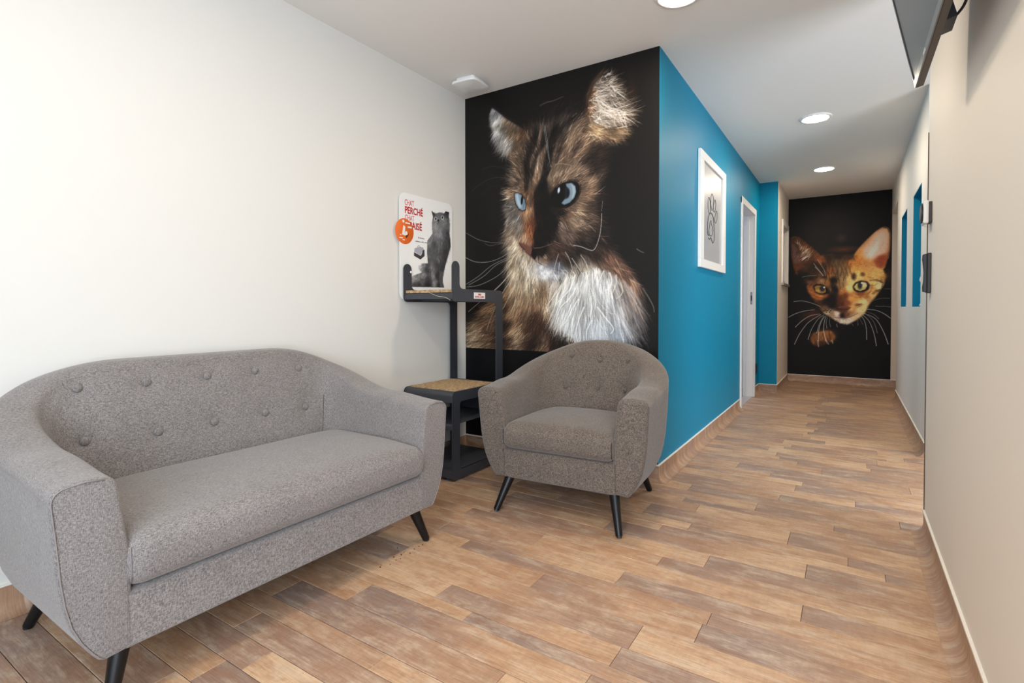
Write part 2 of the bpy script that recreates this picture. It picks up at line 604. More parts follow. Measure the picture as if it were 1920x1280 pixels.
def baseboard(name, ax, a0, a1, wallpos, sgn, label, strips=True, R=0.045):
    q = 0.0005
    cap = box(name, *((wallpos, wallpos + sgn * 0.008, a0, a1) if ax == 'y' else (a0, a1, wallpos, wallpos + sgn * 0.008)),
              BB + q, BB + 0.0075, M_TRIMWHITE) if sgn > 0 else \
        box(name, *((wallpos - 0.008, wallpos, a0, a1) if ax == 'y' else (a0, a1, wallpos - 0.008, wallpos)), BB + q, BB + 0.0075, M_TRIMWHITE)
    struct(cap, label, 'skirting')
    if ax == 'y':
        for y0, y1, _, tl, tr in plank_end_tone:
            a, b = max(a0, y0), min(a1, y1)
            if b - a > 0.01:
                cove(cap, 'y', a, b, wallpos, sgn, 0.1 + 0.4 * (tl if sgn > 0 else tr), R, a == a0 or b == a1)
    else:
        e = a0
        while e < a1 - 0.01:
            f = min(a1, e + rp.uniform(0.5, 0.9))
            if a1 - f < 0.1: f = a1
            cove(cap, 'x', e, f, wallpos, sgn, rp.uniform(0.05, 0.4), R, True)
            e = f
    return cap


baseboard('baseboard_left', 'y', -0.6, YM, XL, 1, 'wood-look skirting with white top edge behind sofa')
baseboard('baseboard_mural', 'x', XL, XB + 0.004, YM, -1, 'wood-look skirting under the black mural wall', R=0.003)
baseboard('baseboard_blue', 'y', YM - 0.004, DY0 - 0.048, XB, 1, 'curved wood-look skirting along the blue wall')
baseboard('baseboard_door', 'y', DY1 + 0.055, YR, XB, 1, 'short skirting between the door frame and blue return')
baseboard('baseboard_return', 'x', XB, X2, YR, -1, 'skirting under the blue return wall', R=0.01)
baseboard('baseboard_window', 'y', YR - 0.004, YF, X2, 1, 'skirting under the small window wall')
baseboard('baseboard_far', 'x', X2, XC + 0.2, YF, -1, 'skirting under the kitten mural')
baseboard('baseboard_corridor', 'y', YO, RY0, XC, -1, 'skirting under the white niche wall')
baseboard('baseboard_right', 'y', 0.95, YNE, XW, -1, 'curved wood-look skirting of the near right wall')

# metal edge strip on the end of the near right wall
struct(box('trim_3', XW - 0.0035, XW + 0.003, YNE, YNE + 0.007, BB, 1.785, plain('brown_edge', (0.10, 0.055, 0.035, 1), 0.5)), 'thin brown edge strip on the end of the right wall', 'trim')

# ------------------------------------------------------------------ doorway in the blue wall
door = root('door_1', 'white framed doorway with open pocket in the blue wall', 'door', (XB, (DY0 + DY1) / 2, 0))
door['kind'] = 'structure'


def wbox(name, x0, x1, y0, y1, z0, z1, mat, parent, bev=0.0):
    """box given in world coordinates, parented to something placed at parent's location"""
    o = box(name, x0, x1, y0, y1, z0, z1, mat, None, bev)
    o.parent = parent
    o.matrix_parent_inverse = Matrix.Translation(parent.location).inverted() if parent.rotation_euler.z == 0 else parent.matrix_basis.inverted()
    return o


for y0, y1 in ((DY0 - 0.045, DY0 + 0.012), (DY1 - 0.012, DY1 + 0.053)):
    wbox('casing', XB + 0.0005, XB + 0.016, y0, y1, 0.0, DZ + 0.055, M_WHITE, door, 0.004)
wbox('head_casing', XB + 0.0005, XB + 0.017, DY0 - 0.045, DY1 + 0.053, DZ - 0.012, DZ + 0.056, M_WHITE, door, 0.004)
# jambs in three steps
wbox('jamb', XB - T - 0.01, XB, DY1 - 0.012, DY1 + 0.001, 0, DZ, M_WHITE, door)
wbox('jamb', XB - T - 0.01, XB, DY0 - 0.001, DY0 + 0.012, 0, DZ, M_WHITE, door)
wbox('jamb', XB - 0.075, XB - 0.045, DY1 - 0.026, DY1 - 0.012, 0, DZ - 0.012, M_WHITE, door, 0.003)
wbox('head_jamb', XB - T - 0.01, XB, DY0, DY1, DZ - 0.012, DZ + 0.001, M_WHITE, door)
st = wbox('strike_plate', XB - 0.034, XB - 0.012, DY1 - 0.0135, DY1 - 0.0115, 1.05, 1.19, plain('grey_steel', (0.30, 0.31, 0.33, 1), 0.35, 0.9), door)
wbox('latch_hole', XB - 0.029, XB - 0.017, DY1 - 0.0142, DY1 - 0.0130, 1.09, 1.15, plain('latch_black', (0.01, 0.01, 0.01, 1), 0.5), st)
wbox('threshold', XB - T, XB - 0.004, DY0 + 0.012, DY1 - 0.012, -0.001, 0.004, plain('threshold_grey', (0.45, 0.43, 0.43, 1), 0.5), door)
# dark cabinet in the room beyond the doorway
cab = root('floor_cabinet', 'dark low cabinet glimpsed through the doorway of the blue wall', 'cabinet', (-1.62, 6.75, 0))
wbox('body', -2.10, -1.18, 6.62, 7.02, 0.06, 0.44, plain('cabinet_black', (0.012, 0.012, 0.016, 1), 0.4), cab, 0.006)
wbox('plinth', -2.08, -1.20, 6.64, 7.02, 0.0, 0.06, M_BLACKWALL, cab)
wbox('countertop', -2.12, -1.16, 6.60, 7.03, 0.44, 0.47, plain('counter_grey', (0.5, 0.55, 0.62, 1), 0.3), cab, 0.004)

# black wall socket between door frame and return
so = root('wall_socket', 'small black wall socket low beside the white door frame', 'socket', (XB, 6.66, 0.30))
M_BLK = plain('satin_black', (0.010, 0.010, 0.012, 1), 0.35)
wbox('cover_plate', XB, XB + 0.012, 6.60, 6.72, 0.245, 0.36, M_BLK, so, 0.004)
wbox('socket_insert', XB + 0.012, XB + 0.016, 6.62, 6.70, 0.262, 0.342, plain('socket_grey', (0.03, 0.03, 0.035, 1), 0.4), so, 0.002)

# ------------------------------------------------------------------ small window at the corridor end
win = root('window_1', 'small white framed window with grey sill near the kitten mural', 'window', (X2, (WY0 + WY1) / 2, WZ0))
win['kind'] = 'structure'
fw_ = 0.055
for n_, b_ in (('window_frame', (WY0 - 0.055, WY0 + 0.01, WZ0, WZ1 + 0.055)), ('window_frame', (WY1 - 0.01, WY1 + 0.055, WZ0, WZ1 + 0.055)),
               ('window_frame', (WY0 + 0.01, WY1 - 0.01, WZ1 - 0.01, WZ1 + 0.055))):
    wbox(n_, X2 + 0.0005, X2 + 0.018, b_[0], b_[1], b_[2], b_[3], M_WHITE, win, 0.003)
for b_ in ((WY0 + 0.0, WY0 + 0.04, WZ0, WZ1), (WY1 - 0.04, WY1, WZ0, WZ1), (WY0 + 0.04, WY1 - 0.04, WZ1 - 0.04, WZ1), (WY0 + 0.04, WY1 - 0.04, WZ0, WZ0 + 0.04)):
    wbox('sash', X2 - 0.05, X2 - 0.02, b_[0], b_[1], b_[2], b_[3], M_WHITE, win)
wbox('window_sill', X2 - 0.02, X2 + 0.03, WY0 - 0.06, WY1 + 0.06, WZ0 - 0.03, WZ0, plain('sill_grey', (0.33, 0.32, 0.33, 1), 0.4), win, 0.004)
gm, gnt, gb = new_mat('dark_glass')
gb.inputs['Base Color'].default_value = (0.10, 0.11, 0.14, 1)
gb.inputs['Roughness'].default_value = 0.08
wbox('pane', X2 - 0.042, X2 - 0.036, WY0 + 0.04, WY1 - 0.04, WZ0 + 0.04, WZ1 - 0.04, gm, win)

# ------------------------------------------------------------------ framed print on the blue wall
PY0, PY1, PZ0, PZ1 = 3.872, 4.762, 1.305, 2.150
pic = root('framed_print', 'white framed grey print with line drawing of a paw on the blue wall', 'picture', (XB, (PY0 + PY1) / 2, PZ0))
# true outline: the frame hangs on the blue wall, outer rails 9 cm wide
rail = 0.105
th = 0.022
for b_ in ((PY0, PY1, PZ0, PZ0 + 0.062), (PY0, PY1, PZ1 - 0.062, PZ1), (PY0, PY0 + rail, PZ0 + 0.062, PZ1 - 0.062), (PY1 - rail, PY1, PZ0 + 0.062, PZ1 - 0.062)):
    wbox('frame_rail', XB + 0.001, XB + th, b_[0], b_[1], b_[2], b_[3], M_WHITE, pic, 0.002)
pm, pnt, pb = new_mat('print_grey')
pb.inputs['Base Color'].default_value = (0.40, 0.41, 0.43, 1)
pb.inputs['Roughness'].default_value = 0.5
pb.inputs['Coat Weight'].default_value = 1.0
pb.inputs['Coat Roughness'].default_value = 0.32
pr = wbox('print', XB + 0.002, XB + 0.008, PY0 + rail, PY1 - rail, PZ0 + 0.062, PZ1 - 0.062, pm, pic)


def spline(pts, n=8, closed=False):
    P = [Vector(p) for p in pts]
    out = []
    m = len(P)
    rng = range(m if closed else m - 1)
    for i in rng:
        p0 = P[(i - 1) % m] if closed or i > 0 else P[i]
        p1, p2 = P[i], P[(i + 1) % m]
        p3 = P[(i + 2) % m] if closed or i + 2 < m else p2
        for k_ in range(n):
            t = k_ / n
            out.append(0.5 * ((2 * p1) + (p2 - p0) * t + (2 * p0 - 5 * p1 + 4 * p2 - p3) * t * t + (3 * p1 - p0 - 3 * p2 + p3) * t ** 3))
    out.append(P[0] if closed else P[-1])
    return out


M_INK = plain('ink', (0.015, 0.015, 0.02, 1), 0.5)
# toes and pad of the paw as one-line loops (y, z on the wall)
paw = [[(4.199,1.729),(4.154,1.77),(4.152,1.818),(4.178,1.855),(4.214,1.837),(4.234,1.791),(4.226,1.749)],[(4.28,1.774),(4.242,1.809),(4.249,1.868),(4.285,1.899),(4.333,1.874),(4.335,1.816),(4.308,1.778)],[(4.355,1.773),(4.335,1.799),(4.362,1.846),(4.39,1.872),(4.42,1.847),(4.412,1.803),(4.384,1.773)],[(4.406,1.691),(4.386,1.714),(4.414,1.761),(4.442,1.791),(4.473,1.77),(4.464,1.725),(4.435,1.695)]]
pad = [[(4.169,1.545),(4.205,1.537),(4.241,1.553),(4.278,1.541),(4.316,1.52),(4.363,1.542),(4.371,1.593),(4.359,1.655),(4.328,1.723),(4.253,1.745),(4.182,1.718),(4.145,1.664),(4.138,1.606),(4.151,1.567),(4.19,1.568),(4.186,1.596)],[(4.186,1.596),(4.211,1.64),(4.219,1.666),(4.255,1.687),(4.265,1.66),(4.293,1.651),(4.322,1.621),(4.305,1.586),(4.259,1.568),(4.204,1.57)]]
for i, lp in enumerate(paw + pad):
    pts = spline([(XB + 0.0085, y, z) for y, z in lp], 8, i < 4)
    o = tube('paw_line', pts, 0.0027 if i != 4 else 0.0036, M_INK, None, 6)
    o.parent = pic
    o.matrix_parent_inverse = Matrix.Translation(pic.location).inverted()

# ------------------------------------------------------------------ recessed ceiling lights
em = bpy.data.materials.new('lamp_diffuser')
em.use_nodes = True
nt = em.node_tree
nt.nodes.remove(nt.nodes['Principled BSDF'])
e = nt.nodes.new('ShaderNodeEmission')
e.inputs[0].default_value = (1.0, 0.84, 0.65, 1)
e.inputs[1].default_value = LAMP_STRENGTH
nt.links.new(e.outputs[0], nt.nodes['Material Output'].inputs[0])
M_RING = plain('lamp_ring', (0.85, 0.84, 0.82, 1), 0.4)
for i, (x, y, lab) in enumerate(((-0.70, 2.535, 'round ceiling light at the top edge above the mural corner'),
                                 (-0.245, 4.755, 'round ceiling light over the blue wall picture, middle one'),
                                 (-0.252, 6.53, 'round ceiling light nearest the kitten mural'),
                                 (-0.95, 0.75, 'round ceiling light over the space before the sofa'))):
    L_ = root('ceiling_light', lab, 'light', (x, y, ZC), 0, 'recessed ceiling lights')
    lathe('trim_ring', [(0.088, 0.0), (0.112, 0.0), (0.112, -0.006), (0.106, -0.011), (0.094, -0.012), (0.088, -0.008)], M_RING, L_, 48)
    lathe('diffuser', [(0.0879, -0.001), (0.0879, -0.008), (0.08, -0.009), (0.002, -0.0092)], em, L_, 48)

# ventilation outlet / detector on the ceiling by the corner
vent = root('ceiling_vent', 'square white ceiling vent cover in the corner above the cat mural', 'vent', (-2.112, 2.755, ZC), math.radians(4))
pf = rounded([(-0.085, -0.085), (0.085, -0.085), (0.085, 0.085), (-0.085, 0.085)], 0.03)
pl = prism('base_collar', rounded([(-0.07, -0.07), (0.07, -0.07), (0.07, 0.07), (-0.07, 0.07)], 0.02), 'z', -0.026, -0.0005, M_WHITE, vent)
# gently domed front panel with bowed sides
bm = bmesh.new()
rings = []
for s_, z in ((1.0, -0.026), (1.0, -0.033), (0.97, -0.039), (0.6, -0.045), (0.2, -0.047)):
    ring = []
    for k_ in range(64):
        a = 2 * math.pi * k_ / 64
        ca, sa = math.cos(a), math.sin(a)
        r_ = 0.098 / ((abs(ca) ** 5 + abs(sa) ** 5) ** 0.2)
        ring.append(bm.verts.new((r_ * ca * s_, r_ * sa * s_, z)))
    rings.append(ring)
for a, b in zip(rings, rings[1:]):
    for k_ in range(64):
        bm.faces.new((a[k_], a[(k_ + 1) % 64], b[(k_ + 1) % 64], b[k_]))
bm.faces.new(rings[0]); bm.faces.new(rings[-1])
smooth_sharp(from_bm('front_panel', bm, M_WHITE, vent), 35)

# ------------------------------------------------------------------ fabric


def fabric(name, c1, c2):
    m, nt, b = new_mat(name)
    L = nt.links
    N = nt.nodes.new
    tc = N('ShaderNodeTexCoord')

    def noise(s, detail=2, rough=0.6):
        mp = N('ShaderNodeMapping'); mp.inputs['Scale'].default_value = s
        L.new(tc.outputs['Object'], mp.inputs[0])
        n = N('ShaderNodeTexNoise'); n.inputs['Scale'].default_value = 1; n.inputs['Detail'].default_value = detail
        n.inputs['Roughness'].default_value = rough
        L.new(mp.outputs[0], n.inputs['Vector'])
        return n.outputs['Fac']
    a = noise((120, 520, 560), 2)       # weft threads
    b_ = noise((560, 520, 120), 2)      # warp threads
    mx = N('ShaderNodeMath'); mx.operation = 'ADD'; L.new(a, mx.inputs[0]); L.new(b_, mx.inputs[1])
    big = noise((12, 12, 12), 3)
    m2 = N('ShaderNodeMath'); m2.operation = 'MULTIPLY_ADD'; L.new(big, m2.inputs[0]); m2.inputs[1].default_value = 0.12; L.new(mx.outputs[0], m2.inputs[2])
    r = N('ShaderNodeValToRGB')
    r.color_ramp.elements[0].position = 0.90; r.color_ramp.elements[0].color = c1
    r.color_ramp.elements[1].position = 1.36; r.color_ramp.elements[1].color = c2
    mr = N('ShaderNodeMapRange'); mr.inputs[1].default_value = 0.66; mr.inputs[2].default_value = 1.46
    L.new(m2.outputs[0], mr.inputs[0])
    r.color_ramp.elements[0].position = 0.25; r.color_ramp.elements[1].position = 0.78
    L.new(mr.outputs[0], r.inputs[0])
    L.new(r.outputs[0], b.inputs['Base Color'])
    b.inputs['Roughness'].default_value = 0.92
    b.inputs['Specular IOR Level'].default_value = 0.2
    b.inputs['Sheen Weight'].default_value = 0.25
    b.inputs['Sheen Roughness'].default_value = 0.5
    bp = N('ShaderNodeBump'); bp.inputs['Strength'].default_value = 0.3; bp.inputs['Distance'].default_value = 0.0008
    L.new(m2.outputs[0], bp.inputs['Height']); L.new(bp.outputs['Normal'], b.inputs['Normal'])
    return m


F_SOFA = fabric('grey_heather_weave', (0.118, 0.104, 0.099, 1), (0.31, 0.282, 0.272, 1))
F_CHAIR = fabric('heather_weave_warm_lit', (0.052, 0.041, 0.035, 1), (0.225, 0.180, 0.148, 1))  # sofa's fabric again, with the chair's warmer light painted into its colour
M_LEG = plain('black_lacquered_wood', (0.005, 0.005, 0.006, 1), 0.36, spec=0.35)
M_PIPE_S = plain('sofa_piping_thread', (0.24, 0.21, 0.205, 1), 0.9)


def sstep(a, b, x):
    t = max(0.0, min(1.0, (x - a) / (b - a)))
    return t * t * (3 - 2 * t)


def tub_shell(wo, F, bk, ax, ay, nexp, hf, hb, s0, s1, Tf, Tb, lean, rake, buttons, seat_z, zb=0.16, taper=0.088):
    """U-shaped upholstered shell. Returns (mesh data, function for inner surface points)"""
    # half path from left arm front to centre back
    half = []
    ys = bk - ay
    n1 = 26
    for k_ in range(n1):
        half.append((-wo, -F + (ys + F) * k_ / n1))
    n2 = 44
    for k_ in range(n2 + 1):
        a = math.pi / 2 * k_ / n2
        half.append((-(wo - ax) - ax * math.cos(a) ** (2 / nexp), ys + ay * math.sin(a) ** (2 / nexp)))
    xc = wo - ax
    n3 = max(2, int(xc / 0.02))
    for k_ in range(1, n3 + 1):
        half.append((-xc + xc * k_ / n3, bk))
    # resample evenly
    H = np.array(half)
    seg = np.r_[0, np.cumsum(np.hypot(*np.diff(H, axis=0).T))]
    nS = max(60, int(seg[-1] / 0.016))
    ss = np.linspace(0, seg[-1], nS)
    px = np.interp(ss, seg, H[:, 0]); py = np.interp(ss, seg, H[:, 1])
    X = np.r_[px, -px[-2::-1]]; Y = np.r_[py, py[-2::-1]]; S = np.r_[ss, ss[-2::-1]]
    tx = np.gradient(X); ty = np.gradient(Y)
    # smooth tangents
    for _ in range(4):
        tx[1:-1] = (tx[:-2] + 2 * tx[1:-1] + tx[2:]) / 4; ty[1:-1] = (ty[:-2] + 2 * ty[1:-1] + ty[2:]) / 4
    ln = np.hypot(tx, ty)
    nx, ny = ty / ln, -tx / ln       # inward normal (path goes left-front to back: inward is to the right)
    # left arm goes +y: tangent (0,1) -> right normal (1,0): inward. good
    rows = []
    outer_lv = [(taper, zb), (taper * 0.90, zb + 0.006), (taper * 0.76, zb + 0.025), (taper * 0.55, zb + 0.06), (taper * 0.36, zb + 0.105), (taper * 0.23, zb + 0.16), (taper * 0.14, zb + 0.22), (taper * 0.085, zb + 0.29), (taper * 0.05, zb + 0.34)]
    verts = []
    nI = 22
    for i in range(len(X)):
        s = S[i]
        h = hf + 0.022 * sstep(0, s0, s) + (hb - hf - 0.022) * sstep(s0, s1, s) ** 0.85
        wbk = sstep(s0 * 0.8, s1, s)
        Tt = Tf + (Tb - Tf) * wbk
        prof = []
        for ins, z in outer_lv:
            prof.append((ins, z if z < h - 0.09 else h - 0.09))
        prof[-1] = (taper * 0.05, zb + 0.34)
        extra = (h - 0.034) - (zb + 0.34)
        for q in (0.5, 1.0):
            prof.append((taper * 0.05 * (1 - q), zb + 0.34 + extra * q))
        rr = 0.034
        for a in (20, 42, 66, 90):
            a = math.radians(a)
            prof.append((0.034 * (1 - math.cos(a)), h - 0.034 + 0.032 * math.sin(a)))
        prof.append((Tt * 0.5, h + 0.002))
        for a in (90, 68, 45, 22, 0):
            a = math.radians(a)
            prof.append((Tt - rr * (1 - math.cos(a)) * 0.9, h - 0.040 + 0.038 * math.sin(a)))
        z0 = h - 0.040
        zl = 0.30
        for q in range(1, nI + 1):
            z = z0 + (zl - z0) * q / nI
            li = lean * wbk * ((h - z) / (h - seat_z)) ** 0.9 if z > seat_z else lean * wbk
            prof.append((Tt + max(0, li) + 0.024 * (1 - wbk) * sstep(h, 0.34, z), z))
        prof.append((prof[-1][0], zb + 0.005))
        wfront = 1 - sstep(0.0, 0.30, s)
        ring = []
        for ins, z in prof:
            x = X[i] + nx[i] * ins
            y = Y[i] + ny[i] * ins + rake * (1 - min(z, 0.6) / 0.6) * wfront
            ring.append([x, y, z])
        verts.append(ring)
    V = np.array(verts)                  # station, row, 3
    nR = V.shape[1]
    iinner0 = nR - 1 - nI
    # tufting dimples round each button
    btn = []
    inn = V[:, iinner0:nR - 1, :]
    for bx, bz in buttons:
        d = (inn[:, :, 0] - bx) ** 2 + (inn[:, :, 2] - bz) ** 2 + (inn[:, :, 1] < 0) * 9
        j = np.unravel_index(np.argmin(d), d.shape)
        c = inn[j].copy()
        nrm = np.array([nx[j[0]], ny[j[0]], 0])
        btn.append((c, nrm))
    for c, nrm in btn:
        dd = np.sqrt(((inn - c) ** 2).sum(-1))
        inn -= (nrm * 1.0)[None, None, :] * (0.013 * np.exp(-(dd / 0.030) ** 2))[:, :, None]
    return V, iinner0, btn


def shell_mesh(name, V, mat, parent, r):
    """skin over the stations; the two arm fronts get a small rounded edge"""
    def inset(ring, d, push):
        P = ring[:, [0, 2]]
        t = np.roll(P, -1, 0) - np.roll(P, 1, 0)
        n_ = np.stack([-t[:, 1], t[:, 0]], -1)
        n_ /= np.maximum(np.hypot(n_[:, 0], n_[:, 1]), 1e-9)[:, None]
        c = P.mean(0)
        if ((c - P) * n_).sum() < 0: n_ = -n_
        for _ in range(3): n_ = (np.roll(n_, 1, 0) + 2 * n_ + np.roll(n_, -1, 0)) / 4
        Q = P + n_ * d
        out = ring.copy(); out[:, 0] = Q[:, 0]; out[:, 2] = Q[:, 1]; out[:, 1] -= push
        return out
    ang = [0, 22, 45, 68, 90]
    first = [inset(V[0], r * (1 - math.cos(math.radians(a))), -r + r * math.sin(math.radians(a))) for a in ang][::-1]
    last = [inset(V[-1], r * (1 - math.cos(math.radians(a))), -r + r * math.sin(math.radians(a))) for a in ang]
    A = np.concatenate([np.array(first), V[1:-1], np.array(last)])
    nS_, nR, _ = A.shape
    bm = bmesh.new()
    g = [[bm.verts.new(A[i, j]) for j in range(nR)] for i in range(nS_)]
    for i in range(nS_ - 1):
        for j in range(nR):
            bm.faces.new((g[i][j], g[i + 1][j], g[i + 1][(j + 1) % nR], g[i][(j + 1) % nR]))
    caps = [bm.faces.new(g[0]), bm.faces.new(g[-1])]
    bmesh.ops.triangulate(bm, faces=caps)
    o = from_bm(name, bm, mat, parent)
    return smooth_sharp(o, 50)


def rounded_box_bm(sx, sy, sz, r, n=(24, 20, 8), bulge=0.0, topbow=0.0):
    """soft cushion: box with rounded edges and a crowned top, origin at bottom centre"""
    bm = bmesh.new()
    bmesh.ops.create_cube(bm, size=2.0)
    # build as grid sphere-like: subdivide each face by hand
    bm.clear()
    cache = {}

    def vert(p):
        key = tuple(round(c, 5) for c in p)
        if key not in cache:
            h = (sx / 2, sy / 2, sz / 2)
            q = [p[0] * h[0], p[1] * h[1], p[2] * h[2]]
            inner = [max(-(h[k_] - r), min(h[k_] - r, q[k_])) for k_ in range(3)]
            d = Vector(q) - Vector(inner)
            pos = Vector(inner) + (d.normalized() * r if d.length > 1e-6 else d)
            fx, fy = 1 - (p[0]) ** 2, 1 - (p[1]) ** 2
            if p[2] > 0: pos.z += topbow * max(0, fx) ** 0.45 * max(0, fy) ** 0.45 * (pos.z / (sz / 2))
            fz = 1 - p[2] ** 2
            pos.y *= 1 + bulge * fz * 0.5
            cache[key] = bm.verts.new(pos + Vector((0, 0, sz / 2)))
        return cache[key]
    import itertools
    for axis in range(3):
        u, v = [a for a in range(3) if a != axis]
        for sg in (-1, 1):
            nu, nv = n[u], n[v]

            def coord(k_, nn):
                t = -1 + 2 * k_ / nn
                return math.copysign(abs(t) ** 0.75, t)
            for a in range(nu):
                for b in range(nv):
                    quad = []
                    for da, db in ((0, 0), (1, 0), (1, 1), (0, 1)):
                        p = [0, 0, 0]
                        p[axis] = sg; p[u] = coord(a + da, nu); p[v] = coord(b + db, nv)
                        quad.append(vert(p))
                    if len(set(quad)) == 4:
                        try: bm.faces.new(quad)
                        except ValueError: pass
    return bm


def leg_mesh(name, tip, top, r_tip, r_top, parent):
    t0, t1 = Vector(tip), Vector(top)
    bm = bmesh.new()
    d = t1 - t0
    foot = t0 + d * (0.007 / d.z)
    add_tube(bm, [foot, foot + d * 0.03, foot + d * 0.5, t1], [r_tip * 0.94, r_tip, (r_tip + r_top) / 2, r_top], 20)
    o = smooth_sharp(from_bm(name, bm, M_LEG, parent), 40)
    bm = bmesh.new()
    add_tube(bm, [t0, foot], [r_tip * 0.72, r_tip * 0.72], 16)
    smooth_sharp(from_bm('foot_pad', bm, plain('foot_plastic', (0.02, 0.02, 0.02, 1), 0.5) if 'foot_plastic' not in bpy.data.materials else bpy.data.materials['foot_plastic'], o), 40)
    return o


def build_seat(kind, rt, fab, P, button_r):
    V, ii, btn = tub_shell(**P['shell'])
    shell_mesh('tub_back', V, fab, rt, 0.010 if P.get('piped') else 0.020)
    # piping along the front outline of each arm
    for i in (0, V.shape[0] - 1) if P.get('piped') else ():
        pts = [Vector(V[i, j]) + Vector((0, -0.0005, 0)) for j in range(0, ii - 4)]
        c = Vector(V[i].mean(axis=0))
        pts = [p + (Vector((c.x, p.y, c.z)) - p).normalized() * 0.0055 + Vector((0, -0.0002, 0)) for p in pts]
        tube('piping', pts, 0.0017, P['pipe'], rt, 6)
    jr = P.get('top_seam')
    if jr:
        for a_, b_ in ((2, V.shape[0] // 3), (V.shape[0] * 2 // 3, V.shape[0] - 3)):
            cen = V[a_:b_, jr]
            tube('seam', [Vector(c) for c in cen], 0.0016, P['pipe'], rt, 6)
    for ic in P.get('crease', []):
        i = ic if ic > 0 else V.shape[0] - 1 + ic
        tube('seam', [Vector(V[i, j]) for j in range(ii + 5, V.shape[1] - 6)], 0.0013, P['seam'], rt, 6)
    F, rake = P['shell']['F'], P['shell']['rake']
    wi = P['wi']
    # seat base with a curved lower edge
    bm = bmesh.new()
    z0, z1 = P['shell']['zb'], P['base_top']
    yb = P['base_back']
    fy = lambda z: -F + rake * (1 - z / 0.6)
    prof = [(fy(z1) + 0.012, z1), (fy(z1 - 0.006) + 0.0006, z1 - 0.006), (fy((z0 + z1) / 2) + 0.0006, (z0 + z1) / 2), (fy(z0 + 0.008) + 0.0006, z0 + 0.008), (fy(z0) + 0.010, z0), (yb, z0 + 0.002), (yb, z1)]
    a = [bm.verts.new((-wi, y, z)) for y, z in prof]
    b = [bm.verts.new((wi, y, z)) for y, z in prof]
    bm.faces.new(a); bm.faces.new(b[::-1])
    for k_ in range(len(prof)):
        bm.faces.new((a[k_], b[k_], b[(k_ + 1) % len(prof)], a[(k_ + 1) % len(prof)]))
    smooth_sharp(from_bm('seat_base', bm, fab, rt), 35)
    for sx in (-1, 1):
        tube('seam', [(sx * wi, prof[1][0] + 0.0004, z1 - 0.006), (sx * wi, prof[2][0] + 0.0004, (z0 + z1) / 2), (sx * wi, prof[3][0] + 0.0004, z0 + 0.01)], 0.0011, P['seam'], rt, 6)
    # cushion
    cw, cdp, ch = P['cushion']
    bm = rounded_box_bm(cw, cdp, ch, 0.046, (36, 24, 10), 0.02, P['bow'])
    rc = random.Random(3)
    for v in bm.verts:       # softly sunk, slightly uneven top
        if v.co.z > ch * 0.6:
            v.co.z += 0.004 * math.sin(v.co.x * 9 + 1) * math.cos(v.co.y * 8) - P.get('sink', 0.0) * sstep(0.25, 0.5, v.co.x / cw) * sstep(-0.1, -0.5, v.co.y / cdp)
        if P.get('round_back'):
            yy = (v.co.y / (cdp / 2))
            if yy > 0:
                v.co.x *= 1 - 0.22 * yy ** 2.5
    cu = smooth_sharp(from_bm('seat_cushion', bm, fab, rt, loc=(0, P['cy'], P['base_top'])), 60)
    # stitched corner of the cushion
    for sx in (-1, 1):
        pts = [(sx * (cw / 2 - 0.0135), -cdp / 2 + 0.0125 - 0.004 * math.sin(math.pi * q / 6), 0.022 + (ch - 0.044) * q / 6) for q in range(7)]
        tube('seam', pts, 0.0014, P['pipe'], cu, 6)
    for c, nrm in btn:
        cc = Vector(c) - Vector(nrm) * 0.0070
        bm = bmesh.new()
        add_lathe(bm, [(button_r * 0.75, 0.0), (button_r, 0.002), (button_r * 0.98, 0.0055), (button_r * 0.7, 0.0085), (button_r * 0.2, 0.0098)], 20)
        q = Vector(nrm).to_track_quat('Z', 'Y')
        bmesh.ops.transform(bm, matrix=Matrix.Translation(cc) @ q.to_matrix().to_4x4() @ Matrix.Scale(1, 4), verts=bm.verts)
        smooth_sharp(from_bm('button', bm, fab, rt), 50)
    for tip, top in P['legs']:
        leg_mesh('leg', tip, top, 0.0155, 0.0255, rt)


M_SEAM = plain('seam_shadow_thread', (0.05, 0.043, 0.042, 1), 0.9)
M_SEAM_B = plain('dark_seam_thread', (0.02, 0.017, 0.015, 1), 0.9)
sofa = root('sofa', 'grey heather fabric two-seat tub sofa with buttoned back against the white wall', 'sofa', (-1.85, 1.095, 0), math.pi / 2)
build_seat('sofa', sofa, F_SOFA, dict(
    shell=dict(wo=0.683, F=0.35, bk=0.425, ax=0.28, ay=0.30, nexp=2.25, hf=0.605, hb=0.825, s0=0.30, s1=1.06, Tf=0.135, Tb=0.115,
               lean=0.115, rake=0.0, seat_z=0.42, zb=0.16, taper=0.10,
               buttons=[(-0.425 + 0.2025 * k_, 0.735) for k_ in range(5)] + [(-0.422 + 0.2045 * k_, 0.568) for k_ in range(5)]),
    wi=0.535, base_top=0.305, base_back=0.33, cushion=(1.084, 0.575, 0.132), bow=0.030, top_seam=10, piped=True, crease=[-44], cy=-0.08, sink=0.012, pipe=M_PIPE_S, seam=M_SEAM,
    legs=[((-0.566, -0.312, 0), (-0.515, -0.27, 0.18)), ((0.596, -0.312, 0), (0.535, -0.27, 0.18)), ((-0.556, 0.324, 0), (-0.49, 0.25, 0.18)), ((0.56, 0.324, 0), (0.49, 0.25, 0.18))]), 0.0145)

